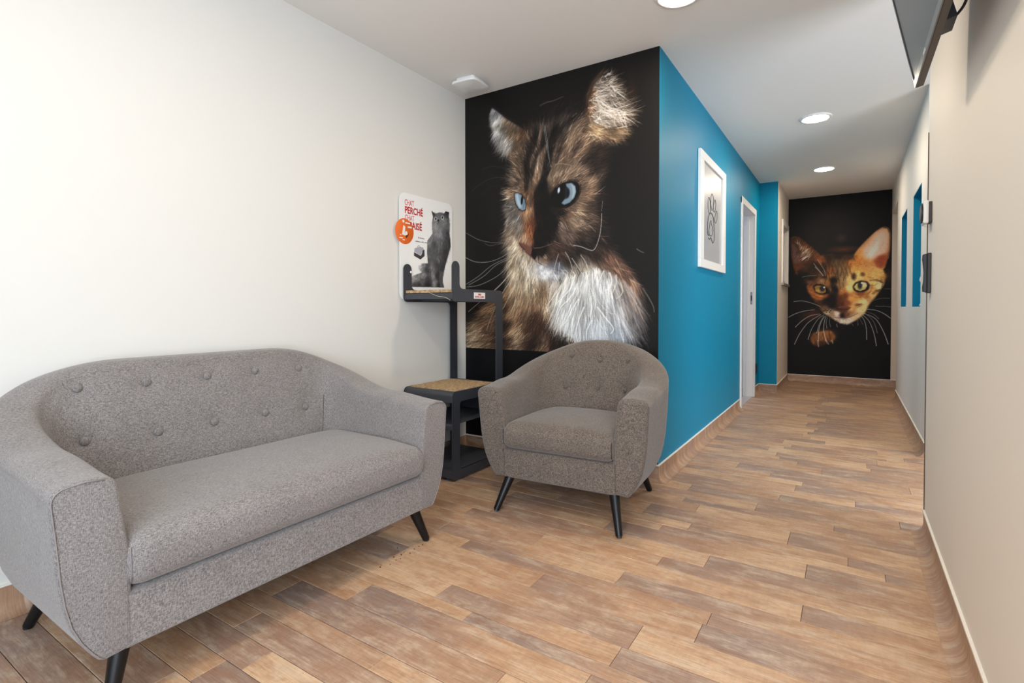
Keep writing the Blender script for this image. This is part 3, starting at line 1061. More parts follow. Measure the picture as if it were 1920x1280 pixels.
chair = root('armchair', 'grey heather fabric tub armchair tinted for warmer light with buttoned back and black legs by the blue corner', 'armchair', (-1.19, 2.50, 0), math.radians(4))
build_seat('chair', chair, F_CHAIR, dict(
    shell=dict(wo=0.44, F=0.33, bk=0.395, ax=0.37, ay=0.38, nexp=2.1, hf=0.608, hb=0.822, s0=0.24, s1=1.0, Tf=0.142, Tb=0.115,
               lean=0.10, rake=0.03, seat_z=0.42, zb=0.16, taper=0.100,
               buttons=[(-0.148, 0.732), (0.022, 0.724), (0.182, 0.723), (-0.170, 0.563), (0.012, 0.558), (0.170, 0.560)]),
    wi=0.287, base_top=0.312, base_back=0.27, cushion=(0.582, 0.56, 0.118), bow=0.036, cy=-0.066, round_back=True, pipe=M_SEAM_B, seam=M_SEAM_B,
    legs=[((-0.31, -0.355, 0), (-0.265, -0.27, 0.18)), ((0.322, -0.360, 0), (0.268, -0.27, 0.18)), ((-0.285, 0.302, 0), (-0.24, 0.23, 0.18)), ((0.289, 0.302, 0), (0.24, 0.23, 0.18))]), 0.0135)

# ------------------------------------------------------------------ metal cat tower in the corner
M_ANTH = plain('anthracite_powder_coat', (0.038, 0.042, 0.052, 1), 0.42, bump=0.1, bscale=900)
tw = root('cat_tower', 'anthracite metal cat tower with sisal platforms in the corner', 'cat tower', (-2.11, 2.60, 0))


def tpart(o, parent=None):
    p_ = parent or tw
    o.parent = p_
    o.matrix_parent_inverse = Matrix.Translation(tw.location).inverted()
    return o


TY0, TY1 = 2.328, 2.845
outer = [(TY0, 0.012), (TY0, 0.525), (TY1 - 0.075, 0.525), (TY1 - 0.075, 1.047), (TY0, 1.047), (TY0, 1.281), (TY0 + 0.068, 1.281), (TY0 + 0.068, 1.122), (TY1, 1.122), (TY1, 0.012)]
outer = outer[::-1]
radd = {0: 0.02, 1: 0.03, 2: 0.0, 3: 0.03, 4: 0.03, 5: 0.034, 6: 0.034, 7: 0.03, 8: 0.03, 9: 0.02}
rads = [radd[k_] for k_ in range(9, -1, -1)]
hole = rounded([(TY0 + 0.068, 0.062), (TY1 - 0.075, 0.062), (TY1 - 0.075, 0.463), (TY0 + 0.068, 0.463)], 0.02)
for x in (-2.303, -1.923):
    s_ = prism('side_plate', rounded(outer, rads, 6), 'x', x, x + 0.005, M_ANTH, None, holes=[hole])
    tpart(s_)
XA, XB2 = -2.298, -1.923
# lower box: top sheet with rolled front, bottom tray, middle shelf


def sheet(name, prof, x0, x1, t, mat):
    """bent sheet: profile (y,z) extruded in x"""
    bm = bmesh.new()
    pr_ = [Vector(p) for p in prof]
    nrm = []
    for i in range(len(pr_)):
        d = (pr_[min(i + 1, len(pr_) - 1)] - pr_[max(i - 1, 0)]).normalized()
        nrm.append(Vector((-d.y, d.x)))
    A = [p for p in pr_] + [p - n_ * t for p, n_ in zip(pr_[::-1], nrm[::-1])]
    a = [bm.verts.new((x0, p.x, p.y)) for p in A]
    b = [bm.verts.new((x1, p.x, p.y)) for p in A]
    for k_ in range(len(A)):
        bm.faces.new((a[k_], b[k_], b[(k_ + 1) % len(A)], a[(k_ + 1) % len(A)]))
    n_ = len(pr_)
    for arr in (a, b):
        for k_ in range(n_ - 1):
            bm.faces.new((arr[k_], arr[k_ + 1], arr[2 * n_ - 2 - k_], arr[2 * n_ - 1 - k_]))
    return smooth_sharp(from_bm(name, bm, mat), 40)


def arc2(cx, cz, r, a0, a1, n=6):
    return [(cx + r * math.cos(math.radians(a0 + (a1 - a0) * k_ / n)), cz + r * math.sin(math.radians(a0 + (a1 - a0) * k_ / n))) for k_ in range(n + 1)]


tpart(sheet('top_panel', [(TY0 + 0.002, 0.462)] + arc2(TY0 + 0.032, 0.493, 0.030, 180, 90) + [(TY1 - 0.01, 0.523)], XA, XB2, 0.003, M_ANTH))
# two hung shelves: front flange, dropped shelf
tpart(sheet('shelf', [(TY0 + 0.012, 0.300)] + arc2(TY0 + 0.03, 0.318, 0.018, 200, 90) + [(TY0 + 0.10, 0.336), (TY1 - 0.03, 0.336)], XA, XB2, 0.003, M_ANTH))
tpart(sheet('shelf', [(TY0 + 0.006, 0.020), (TY0 + 0.006, 0.062), (TY0 + 0.02, 0.068), (TY1 - 0.02, 0.068)], XA, XB2, 0.003, M_ANTH))
tpart(sheet('rear_lip', [(TY1 - 0.03, 0.336), (TY1 - 0.03, 0.405), (TY1 - 0.034, 0.408)], XA, XB2, 0.003, M_ANTH))
# upper tray
tpart(sheet('tray', [(TY0 + 0.004, 1.062)] + arc2(TY0 + 0.022, 1.084, 0.016, 180, 90) + [(TY1 - 0.012, 1.100)], XA, XB2, 0.003, M_ANTH))
tpart(box('cross_bar', XA, XB2, TY1 - 0.045, TY1 - 0.008, 1.05, 1.085, M_ANTH))
tpart(box('cross_bar', XA, XB2, TY0 + 0.15, TY0 + 0.19, 1.052, 1.094, M_ANTH))
M_SCREW = plain('screw_steel', (0.7, 0.7, 0.72, 1), 0.3, 0.8)
for y in (TY0 + 0.165, TY1 - 0.16):
    tpart(lathe('bolt', [(0.0055, -0.0002), (0.0055, 0.002), (0.003, 0.0035)], M_SCREW, None, 12, (-2.298, y, 1.070), 'x'))
tpart(lathe('bolt', [(0.0075, -0.0002), (0.0075, 0.002), (0.004, 0.0045)], plain('white_cap', (0.8, 0.8, 0.8, 1), 0.4), None, 16, (-2.298, TY0 + 0.061, 1.232), 'x'))
for x, y in ((-1.985, TY0 + 0.035), (-2.26, TY0 + 0.035), (-1.985, TY1 - 0.04), (-2.26, TY1 - 0.04)):
    tpart(lathe('levelling_foot', [(0.013, 0.0), (0.014, 0.006), (0.006, 0.008), (0.006, 0.022)], plain('foot_blue_grey', (0.10, 0.14, 0.22, 1), 0.3, 0.5) if 'foot_blue_grey' not in bpy.data.materials else bpy.data.materials['foot_blue_grey'], None, 18, (x, y, 0.0)))


def sisal_mat():
    m, nt, b = new_mat('sisal_weave')
    L = nt.links
    N = nt.nodes.new
    tc = N('ShaderNodeTexCoord')
    v = N('ShaderNodeTexVoronoi'); v.inputs['Scale'].default_value = 170
    n = N('ShaderNodeTexNoise'); n.inputs['Scale'].default_value = 60; n.inputs['Detail'].default_value = 4
    L.new(tc.outputs['Object'], v.inputs['Vector']); L.new(tc.outputs['Object'], n.inputs['Vector'])
    r = N('ShaderNodeValToRGB')
    r.color_ramp.elements[0].color = (0.23, 0.135, 0.06, 1); r.color_ramp.elements[0].position = 0.25
    r.color_ramp.elements[1].color = (0.60, 0.42, 0.23, 1); r.color_ramp.elements[1].position = 0.7
    L.new(n.outputs['Fac'], r.inputs[0]); L.new(r.outputs[0], b.inputs['Base Color'])
    b.inputs['Roughness'].default_value = 0.95
    bp = N('ShaderNodeBump'); bp.inputs['Strength'].default_value = 0.8; bp.inputs['Distance'].default_value = 0.003
    L.new(v.outputs['Distance'], bp.inputs['Height']); L.new(bp.outputs['Normal'], b.inputs['Normal'])
    return m


M_SISAL = sisal_mat()


def mat_pad(name, x0, x1, y0, y1, z, t):
    rj = random.Random(5)
    bm = bmesh.new()
    nx_, ny_ = 30, 36
    g0 = []
    for i in range(nx_ + 1):
        row = []
        for j in range(ny_ + 1):
            e_ = 0.004 if (i in (0, nx_) or j in (0, ny_)) else 0
            row.append(bm.verts.new((x0 + (x1 - x0) * i / nx_ + rj.uniform(-e_, e_) * 0.6, y0 + (y1 - y0) * j / ny_ + rj.uniform(-e_, e_) * 0.6, z + t + rj.uniform(-0.001, 0.001))))
        g0.append(row)
    for i in range(nx_):
        for j in range(ny_):
            bm.faces.new((g0[i][j], g0[i + 1][j], g0[i + 1][j + 1], g0[i][j + 1]))
    bd = [e_ for e_ in bm.edges if e_.is_boundary]
    ret = bmesh.ops.extrude_edge_only(bm, edges=bd)
    for v in ret['geom']:
        if isinstance(v, bmesh.types.BMVert): v.co.z = z
    return from_bm(name, bm, M_SISAL)


tpart(mat_pad('sisal_mat', XA + 0.012, XB2 - 0.002, TY0 + 0.036, TY1 - 0.082, 0.5235, 0.007))
tpart(mat_pad('sisal_mat', XA + 0.003, XB2 - 0.003, TY0 + 0.012, TY1 - 0.02, 1.1005, 0.016))
# loose sisal strand hanging from the tray
tpart(tube('loose_strand', spline([(-2.12, TY0 + 0.008, 1.118), (-2.09, TY0 + 0.000, 1.100), (-2.02, TY0 - 0.004, 1.078), (-1.97, TY0 - 0.004, 1.072), (-1.93, TY0 - 0.002, 1.055)], 6), 0.0013, plain('sisal_thread', (0.62, 0.52, 0.38, 1), 0.9), None, 6))


def text_mesh(body, size, xs=1.0, bold=0.0):
    c = bpy.data.curves.new('txt', 'FONT')
    c.body = body
    c.size = size
    c.offset = bold
    c.extrude = 0.0004
    o = bpy.data.objects.new('txt', c)
    col.objects.link(o)
    dg = bpy.context.evaluated_depsgraph_get()
    me = bpy.data.meshes.new_from_object(o.evaluated_get(dg))
    bpy.data.objects.remove(o)
    me.transform(Matrix.Diagonal((xs, 1, 1, 1)))
    return me


def text_on_x(name, body, x, y, z, size, mat, parent, xs=1.0, bold=0.0, center=False):
    """lettering that faces +x, reading towards +y"""
    me = text_mesh(body, size, xs, bold)
    if center:
        mx_ = [v.co.x for v in me.vertices]
        me.transform(Matrix.Translation((-(min(mx_) + max(mx_)) / 2, 0, 0)))
    me.transform(Matrix(((0, 0, 1, x), (1, 0, 0, y), (0, 1, 0, z), (0, 0, 0, 1))))
    me.materials.clear()
    me.name = name
    o = link(name, me, mat)
    o.parent = parent
    o.matrix_parent_inverse = Matrix.Translation(parent.location).inverted()
    return o


M_RED = plain('print_red', (0.50, 0.012, 0.012, 1), 0.5)
M_STICK = plain('sticker_white', (0.80, 0.78, 0.76, 1), 0.4)
stk = tpart(box('maker_sticker', -1.9179, -1.9173, 2.533, 2.648, 1.066, 1.104, M_STICK))
stk['label'] = 'small white sticker with red crown and lettering'
sub = bpy.data.objects
t_ = text_on_x('lettering', 'ROYAL CANIN', -1.9171, 2.5905, 1.072, 0.0155, M_RED, tw, 0.88, 0.0004, True)
cr = prism('crown_mark', [(2.578, 1.087), (2.603, 1.087), (2.606, 1.098), (2.598, 1.093), (2.5945, 1.100), (2.5905, 1.093), (2.5865, 1.100), (2.583, 1.093), (2.575, 1.098)], 'x', -1.9172, -1.9169, M_RED)
tpart(cr)

# ------------------------------------------------------------------ poster card standing behind the tower
ps = root('poster_card', 'white card poster of a sitting grey cat with red heading on the cat tower', 'poster', (-2.312, 2.545, 1.02))


def ppart(o):
    o.parent = ps
    o.matrix_parent_inverse = Matrix.Translation(ps.location).inverted()
    return o


QX = -2.3115
ppart(prism('card', rounded([(2.308, 1.06), (2.808, 1.06), (2.808, 1.720), (2.308, 1.720)], 0.045, 8), 'x', QX - 0.0035, QX, plain('card_white', (0.88, 0.88, 0.87, 1), 0.4), bev=0.0008))
tx_ = QX + 0.0004
def heading(body, y0, y1, z0, cap, bold):
    ref = text_mesh('H', 0.1)
    hh = max(v.co.y for v in ref.vertices) - min(v.co.y for v in ref.vertices)
    o = text_on_x('heading', body, tx_, 0, 0, 0.1 * cap / hh, M_RED, ps, 1.0, bold)
    ys_ = [v.co.y for v in o.data.vertices]
    a, b = min(ys_), max(ys_)
    for v in o.data.vertices:
        v.co.y = y0 + (v.co.y - a) * (y1 - y0) / (b - a)
        v.co.z += z0
    return o


heading('CHAT', 2.352, 2.432, 1.645, 0.034, 0.0)
heading('PERCH\u00c9', 2.353, 2.514, 1.596, 0.040, 0.0016)
heading('CHAT', 2.354, 2.434, 1.553, 0.033, 0.0)
heading('APAIS\u00c9', 2.354, 2.504, 1.504, 0.041, 0.0016)
# unreadable small print and the drawn carrier box
M_GREYINK = plain('print_grey', (0.12, 0.12, 0.13, 1), 0.5)
bm = bmesh.new()
rt_ = random.Random(2)
for row, (ya, yb_, zz) in enumerate(((2.47, 2.53, 1.452), (2.445, 2.55, 1.428))):
    y = ya
    while y < yb_:
        wd = rt_.uniform(0.004, 0.009)
        add_box(bm, tx_, tx_ + 0.0003, y, y + wd, zz, zz + rt_.uniform(0.004, 0.008))
        y += wd + 0.003
o = ppart(from_bm('small_print', bm, M_GREYINK))
o['kind'] = 'stuff'
ppart(prism('carrier_base', [(2.431,1.361),(2.493,1.343),(2.506,1.362),(2.509,1.378),(2.527,1.386),(2.528,1.344),(2.49,1.319),(2.431,1.338)], 'x', tx_, tx_ + 0.0004, plain('carrier_dark', (0.05, 0.05, 0.055, 1), 0.5)))
ppart(prism('carrier_lid', [(2.433,1.364),(2.436,1.385),(2.472,1.397),(2.514,1.398),(2.525,1.379),(2.508,1.378),(2.504,1.363),(2.491,1.346)], 'x', tx_, tx_ + 0.0003, plain('carrier_light', (0.42, 0.42, 0.48, 1), 0.5)))
cy0, cz0 = (2.475,1.4)
ppart(tube('carrier_handle', spline([(tx_, cy0 - 0.015, cz0 - 0.004), (tx_, cy0, cz0 + 0.006), (tx_, cy0 + 0.015, cz0 - 0.004)], 5), 0.0016, M_GREYINK, None, 5))
# round orange sticker on the card's left edge
dc = root('round_sticker', 'round orange sticker with white carton drawing on the left edge of the cat poster', 'sticker', (QX + 0.001, 2.349, 1.482))


def dpart(o):
    o.parent = dc
    o.matrix_parent_inverse = Matrix.Translation(dc.location).inverted()
    return o


M_ORANGE = plain('sticker_orange', (0.80, 0.155, 0.02, 1), 0.45)
M_PW = plain('print_white', (0.85, 0.84, 0.82, 1), 0.5)
M_MAROON = plain('print_maroon', (0.12, 0.02, 0.015, 1), 0.5)
dpart(lathe('disc', [(0.078, 0.0), (0.079, 0.0006), (0.078, 0.0012)], M_ORANGE, None, 48, (QX + 0.0004, 2.349, 1.482), 'x'))
dx = QX + 0.0018
dpart(prism('carton', [(2.338, 1.519), (2.354, 1.510), (2.350, 1.466), (2.358, 1.484), (2.370, 1.482), (2.374, 1.464), (2.360, 1.454), (2.326, 1.460)], 'x', dx, dx + 0.0004, M_PW))
dpart(prism('carton_side', [(2.356, 1.456), (2.375, 1.464), (2.382, 1.476), (2.382, 1.462), (2.366, 1.442), (2.356, 1.446)], 'x', dx, dx + 0.0005, M_MAROON))
dpart(lathe('logo_dot', [(0.009, 0), (0.009, 0.0005)], M_PW, None, 20, (dx, 2.338, 1.542), 'x'))
for a, b, c, d in ((2.354, 2.395, 1.530, 1.538), (2.376, 2.410, 1.506, 1.516), (2.308, 2.320, 1.454, 1.460), (2.302, 2.332, 1.436, 1.442), (2.332, 2.350, 1.426, 1.431)):
    dpart(box('print_bar', dx, dx + 0.0004, a, b, c, d, M_PW))

# ------------------------------------------------------------------ television on its wall bracket
tv = root('television', 'wall television tilted down at the top right corner', 'television', (0.1695, 2.12, 1.712))
M_BEZEL = plain('tv_bezel', (0.020, 0.018, 0.018, 1), 0.38)
M_TVB = plain('tv_underside', (0.065, 0.052, 0.042, 1), 0.5)
M_SCREEN = plain('tv_screen', (0.018, 0.0175, 0.018, 1), 0.24, spec=0.5)
TW, TH, TD = 0.94, 0.56, 0.020       # width along -y, height, thickness
# local frame: origin at bottom far corner; u = -y, v = up along tilted face, n = outwards (-x, tilted)
tilt = math.atan2(0.060, 0.287)
yaw_t = math.radians(0.4)
U = Vector((math.sin(yaw_t), -math.cos(yaw_t), 0.0))
Vv = Vector((-math.sin(tilt), 0, math.cos(tilt)))
Nn = U.cross(Vv); Nn = -Nn if Nn.x > 0 else Nn
Vv = Nn.cross(U); Vv = Vv if Vv.z > 0 else -Vv


def tvbox(name, u0, u1, v0, v1, n0, n1, mat, parent=None, bev=0.0):
    bm = bmesh.new()
    add_box(bm, u0, u1, v0, v1, n0, n1, bev)
    for v in bm.verts:
        a, b, c = v.co
        v.co = U * a + Vv * b + Nn * c
    return from_bm(name, bm, mat, parent or tv)


tvbox('housing', 0.0, TW, 0.0, TH, -TD, -0.0008, M_TVB, None, 0.0012)
tvbox('screen', 0.012, TW - 0.012, 0.020, TH - 0.012, -0.0008, 0.0006, M_SCREEN)
tvbox('bezel', 0.0005, TW - 0.0005, 0.0005, 0.020, -0.0008, 0.0028, plain('bezel_gloss', (0.08, 0.074, 0.07, 1), 0.3, coat=0.3), None, 0.0008)
tvbox('bezel', 0.0005, TW - 0.0005, TH - 0.012, TH - 0.0005, -0.0008, 0.0028, M_BEZEL, None, 0.0008)
tvbox('bezel', 0.0005, 0.012, 0.020, TH - 0.012, -0.0008, 0.0028, M_BEZEL, None, 0.0008)
tvbox('bezel', TW - 0.012, TW - 0.0005, 0.020, TH - 0.012, -0.0008, 0.0028, M_BEZEL, None, 0.0008)
tvbox('status_light', 0.245, 0.285, 0.006, 0.014, 0.0026, 0.0038, plain('tv_mark', (0.5, 0.5, 0.5, 1), 0.3))
tvbox('back_shell', 0.10, TW - 0.10, 0.07, TH - 0.06, -TD - 0.028, -TD, M_BEZEL, None, 0.008)
br = root('wall_bracket', 'black wall bracket and cables behind the television', 'bracket', (XW, 1.65, 1.95))


def bpart(o):
    o.parent = br
    o.matrix_parent_inverse = Matrix.Translation(br.location).inverted()
    return o


bpart(box('wall_plate', XW - 0.018, XW - 0.0002, 1.50, 1.72, 1.79, 2.16, M_BLK, bev=0.003))
bpart(prism('tilt_arm', [(XW - 0.018, 1.84), (XW - 0.018, 2.1), (0.165, 2.12), (0.185, 1.86), (0.20, 1.80)], 'y', 1.66, 1.672, M_BLK))
bpart(prism('tilt_arm', [(XW - 0.018, 1.84), (XW - 0.018, 2.1), (0.165, 2.12), (0.185, 1.86), (0.20, 1.80)], 'y', 1.55, 1.562, M_BLK))
bpart(prism('corner_plate', [(0.188, 1.80), (0.196, 1.745), (0.222, 1.752), (0.210, 1.80)], 'y', 1.74, 1.83, M_BLK))
bpart(tube('cable', spline([(0.218, 1.78, 1.762), (0.235, 1.74, 1.775), (0.240, 1.70, 1.81), (0.230, 1.66, 1.86)], 8), 0.0034, M_BLK, None, 8))
bpart(tube('cable', spline([(0.255, 1.60, 1.90), (0.262, 1.60, 1.82), (0.250, 1.62, 1.795), (0.236, 1.63, 1.83), (0.23, 1.64, 1.90)], 8), 0.0034, M_BLK, None, 8))

# ------------------------------------------------------------------ controls on the end of the right wall
ts = root('thermostat', 'white round-faced thermostat on the edge of the right wall', 'thermostat', (XW, 2.858, 1.415))


def onwall(o, r_):
    o.parent = r_
    o.matrix_parent_inverse = Matrix.Translation(r_.location).inverted()
    return o


onwall(box('back_box', XW - 0.012, XW - 0.0002, 2.815, 2.905, 1.372, 1.458, plain('dark_brown_plastic', (0.03, 0.02, 0.017, 1), 0.45), bev=0.002), ts)
onwall(box('housing', XW - 0.030, XW - 0.012, 2.810, 2.910, 1.366, 1.464, M_WHITE, bev=0.006), ts)
onwall(lathe('dial_ring', [(0.040, -0.036), (0.043, -0.034), (0.043, -0.029), (0.03, -0.029)][::-1], M_BLK, None, 36, (XW, 2.860, 1.415), 'x'), ts)
onwall(lathe('dial', [(0.030, -0.038), (0.033, -0.030), (0.01, -0.029)], plain('dial_grey', (0.15, 0.16, 0.18, 1), 0.3), None, 36, (XW, 2.860, 1.415), 'x'), ts)
onwall(box('sensor_tab', XW - 0.024, XW - 0.014, 2.85, 2.87, 1.358, 1.366, M_WHITE), ts)
hd = root('wall_handset', 'slim black handset fixed to the edge of the right wall under the thermostat', 'handset', (XW, 2.855, 1.07))
M_HS = plain('handset_black', (0.020, 0.018, 0.018, 1), 0.45)
onwall(box('cradle', XW - 0.014, XW - 0.0002, 2.822, 2.882, 1.072, 1.242, M_HS, bev=0.003), hd)
hp = [(XW - 0.014, 1.075), (XW - 0.026, 1.078), (XW - 0.027, 1.098), (XW - 0.0235, 1.12), (XW - 0.0225, 1.16), (XW - 0.0235, 1.20), (XW - 0.028, 1.215), (XW - 0.027, 1.236), (XW - 0.014, 1.240)]
onwall(prism('receiver', hp, 'y', 2.830, 2.874, M_HS, bev=0.002), hd)

# ------------------------------------------------------------------ ornaments in the niches
M_ORN = plain('white_glaze', (0.85, 0.84, 0.83, 1), 0.25)
on = root('ornament', 'white ornament on the ledge of the nearer blue niche', 'ornament', (XC + 0.05, 4.99, N1[2] + 0.006))
lathe('base', [(0.042, 0.0), (0.044, 0.006), (0.036, 0.022), (0.015, 0.030)], M_ORN, on, 28)
tube('stem', [(0, 0, 0.025), (0.006, 0.01, 0.10), (0.0, 0.0, 0.17)], 0.006, M_ORN, on, 10)
lathe('bud', [(0.012, 0.155), (0.034, 0.172), (0.044, 0.196), (0.038, 0.222), (0.018, 0.240), (0.010, 0.262), (0.004, 0.268)], M_ORN, on, 28)
o2 = root('ornament', 'tiny pink and white ornament on the ledge of the farther blue niche', 'ornament', (XC + 0.035, 6.12, N2[2] + 0.006))
lathe('base', [(0.028, 0.0), (0.030, 0.01), (0.02, 0.02)], M_ORN, o2, 20)
lathe('bud', [(0.018, 0.018), (0.03, 0.03), (0.024, 0.052), (0.008, 0.06)], plain('pink_glaze', (0.6, 0.12, 0.16, 1), 0.4), o2, 20)

# crumbs on the floor by the front leg of the sofa
bm = bmesh.new()
rcb = random.Random(8)
for cx_, cy_ in [(-1.569, 1.55), (-1.534, 1.533), (-1.541, 1.556), (-1.546, 1.503), (-1.519, 1.489), (-1.513, 1.451), (-1.53, 1.415), (-1.54, 1.429), (-1.592, 1.569), (-1.526, 1.6), (-1.527, 1.629), (-1.514, 1.562), (-1.514, 1.508), (-1.524, 1.649)]:
    r_ = rcb.uniform(0.0018, 0.0034)
    add_lathe(bm, [(r_, 0.0), (r_ * 0.9, r_ * 0.6), (r_ * 0.4, r_)], 7, (cx_, cy_, 0.0))
cb = from_bm('crumbs', bm, plain('crumb_brown', (0.03, 0.015, 0.01, 1), 0.8))
tag(cb, 'scatter of tiny dark crumbs on the planks below the front right sofa leg', 'crumbs')
cb['kind'] = 'stuff'

# ------------------------------------------------------------------ printed murals: fur painted stroke by stroke into the vertex colours


class Painter:
    """small numpy painter working in wall metres; colours 0..255 display values"""

    def __init__(self, u0, u1, v0, v1, nu, nv, bg, seed):
        self.u0, self.v0 = u0, v0
        self.W, self.H = nu * 2, nv * 2
        self.s = self.W / (u1 - u0)
        self.sv = self.H / (v1 - v0)
        self.C = np.tile(np.array(bg, float), (self.H, self.W, 1))
        self.r = np.random.default_rng(seed)
        yy, xx = np.mgrid[0:self.H, 0:self.W]
        self.xx, self.yy = xx + 0.5, yy + 0.5
        nz_ = self.blur(self.r.normal(0, 1, (self.H, self.W)), 3)[:self.H, :self.W]
        nz2 = self.blur(self.r.normal(0, 1, (self.H, self.W)), 9)[:self.H, :self.W]
        self.clumps = 0.6 * nz_ / nz_.std() + 0.7 * nz2 / nz2.std()

    def px(self, p):
        p = np.asarray(p, float)
        return np.stack([(p[..., 0] - self.u0) * self.s, (p[..., 1] - self.v0) * self.sv], -1)

    def inside(self, poly, X, Y):
        q = self.px([t[:2] for t in poly])
        ins = np.zeros(X.shape, bool)
        n = len(q)
        for i in range(n):
            x1, y1 = q[i]; x2, y2 = q[(i + 1) % n]
            if y1 == y2: continue
            c = ((y1 > Y) != (y2 > Y)) & (X < (x2 - x1) * (Y - y1) / (y2 - y1) + x1)
            ins ^= c
        return ins

    def blur(self, A, n):
        for _ in range(3):
            for ax in (0, 1):
                pad = [(n, n) if k_ == ax else (0, 0) for k_ in range(A.ndim)]
                B = np.cumsum(np.pad(A, pad, mode='edge'), axis=ax)
                w_ = 2 * n
                A = (np.take(B, np.arange(w_, B.shape[ax]), axis=ax) - np.take(B, np.arange(0, B.shape[ax] - w_), axis=ax)) / w_
        return A

    def fill(self, poly, colr, feather=1.0, alpha=1.0):
        m = self.inside(poly, self.xx, self.yy).astype(float)
        if feather >= 1: m = self.blur(m, int(feather))[:self.H, :self.W]
        m = (m * alpha)[..., None]
        self.C = self.C * (1 - m) + np.array(colr, float) * m

    def field(self, ctrl, X, Y):
        """inverse distance interpolation of control rows (u, v, values...)"""
        c = np.array([list(t) for t in ctrl], float)
        q = self.px(c[:, :2])
        out = np.zeros(X.shape + (c.shape[1] - 2,)); ws = np.zeros(X.shape)
        for k_ in range(len(c)):
            d2 = (X - q[k_, 0]) ** 2 + (Y - q[k_, 1]) ** 2 + 30.0
            w_ = d2 ** -1.9
            ws += w_
            out += w_[..., None] * c[k_, 2:]
        return out / ws[..., None]

    def under(self, poly, ctrl, feather):
        st = 4
        X, Y = self.xx[::st, ::st], self.yy[::st, ::st]
        f = self.field(ctrl, X, Y)[..., :3]
        f = np.repeat(np.repeat(f, st, 0), st, 1)[:self.H, :self.W]
        f = self.blur(f, 3)[:self.H, :self.W]
        m = self.inside(poly, self.xx, self.yy).astype(float)
        m = self.blur(m, feather)[:self.H, :self.W][..., None]
        self.C = self.C * (1 - m) + f * m

    def splat(self, P, colr, wgt):
        """P (n,2) pixel points, colr (n,3), wgt (n)"""
        x = P[:, 0] - 0.5; y = P[:, 1] - 0.5
        ix = np.floor(x).astype(int); iy = np.floor(y).astype(int)
        fx, fy = x - ix, y - iy
        N = self.W * self.H
        aw = np.zeros(N); ac = np.zeros((3, N))
        for dx_, dy_ in ((0, 0), (1, 0), (0, 1), (1, 1)):
            w_ = wgt * (fx if dx_ else 1 - fx) * (fy if dy_ else 1 - fy)
            jx, jy = ix + dx_, iy + dy_
            ok = (jx >= 0) & (jx < self.W) & (jy >= 0) & (jy < self.H)
            idx = jy[ok] * self.W + jx[ok]
            aw += np.bincount(idx, w_[ok], N)
            for k_ in range(3):
                ac[k_] += np.bincount(idx, (w_ * colr[:, k_])[ok], N)
        nz = aw > 1e-4
        al = (1 - np.exp(-aw[nz]))[:, None]
        F = self.C.reshape(-1, 3)
        F[nz] = F[nz] * (1 - al) + (ac[:, nz] / aw[nz]).T * al

    def strokes(self, poly, ctrl, n, batches=12, width=1.0, alpha=0.8, contrast=0.35, tint=None, lenk=1.0, light=1.0, spread=0.22, K=14, curl=0.14, clump=0.28):
        """hairs: ctrl rows (u, v, r, g, b, du, dv) ; (du,dv) carries direction and length in metres"""
        q = self.px([t[:2] for t in poly])
        lo, hi = q.min(0), q.max(0)
        per = n // batches
        ln_ = np.median([math.hypot(t[-2] * self.s, t[-1] * self.sv) for t in ctrl]) * lenk
        K = int(max(14, min(48, ln_ / 1.3)))
        for b in range(batches):
            R = lo + self.r.random((per * 3, 2)) * (hi - lo)
            R = R[self.inside(poly, R[:, 0], R[:, 1])][:per]
            if len(R) == 0: continue
            f = self.field(ctrl, R[:, 0], R[:, 1])
            colr, d = f[:, :3], f[:, 3:5] * np.array([self.s, self.sv]) * lenk
            m = len(R)
            a = self.r.normal(0, spread, m)
            ca, sa = np.cos(a), np.sin(a)
            d = np.stack([d[:, 0] * ca - d[:, 1] * sa, d[:, 0] * sa + d[:, 1] * ca], -1) * self.r.uniform(0.6, 1.4, (m, 1))
            bend = np.stack([-d[:, 1], d[:, 0]], -1) * self.r.normal(0, curl, (m, 1))
            cl_ = self.clumps[np.clip(R[:, 1].astype(int), 0, self.H - 1), np.clip(R[:, 0].astype(int), 0, self.W - 1)][:, None]
            br_ = light * np.exp(self.r.normal(-0.06, contrast, (m, 1)) + clump * cl_)
            cc = np.clip(colr * br_, 0, 255) if tint is None else np.clip(np.array(tint) * br_, 0, 255)
            t = np.linspace(0, 1, K)[None, :, None]
            pts = R[:, None, :] + d[:, None, :] * t + bend[:, None, :] * t * t
            L_ = np.hypot(d[:, 0], d[:, 1])
            tw_ = np.clip(1.15 - t[..., 0], 0.1, 1) ** 0.7 * np.minimum(1, t[..., 0] * 5 + 0.3)
            wt = alpha * tw_ * np.clip(L_ / K, 0.15, 3)[:, None]
            reps = [0.0] if width <= 1 else list(np.linspace(-(width - 1) / 1.0, (width - 1) / 1.0, int(math.ceil(width * 1.5))))
            nr = np.stack([-d[:, 1], d[:, 0]], -1) / np.maximum(L_, 1e-6)[:, None]
            AP, AC, AW = [], [], []
            for o_ in reps:
                off = nr[:, None, :] * (o_ * np.clip(1.1 - t, 0.15, 1))
                AP.append((pts + off).reshape(-1, 2)); AW.append(wt.ravel()); AC.append(np.repeat(cc, K, 0))
            self.splat(np.concatenate(AP), np.concatenate(AC), np.concatenate(AW))

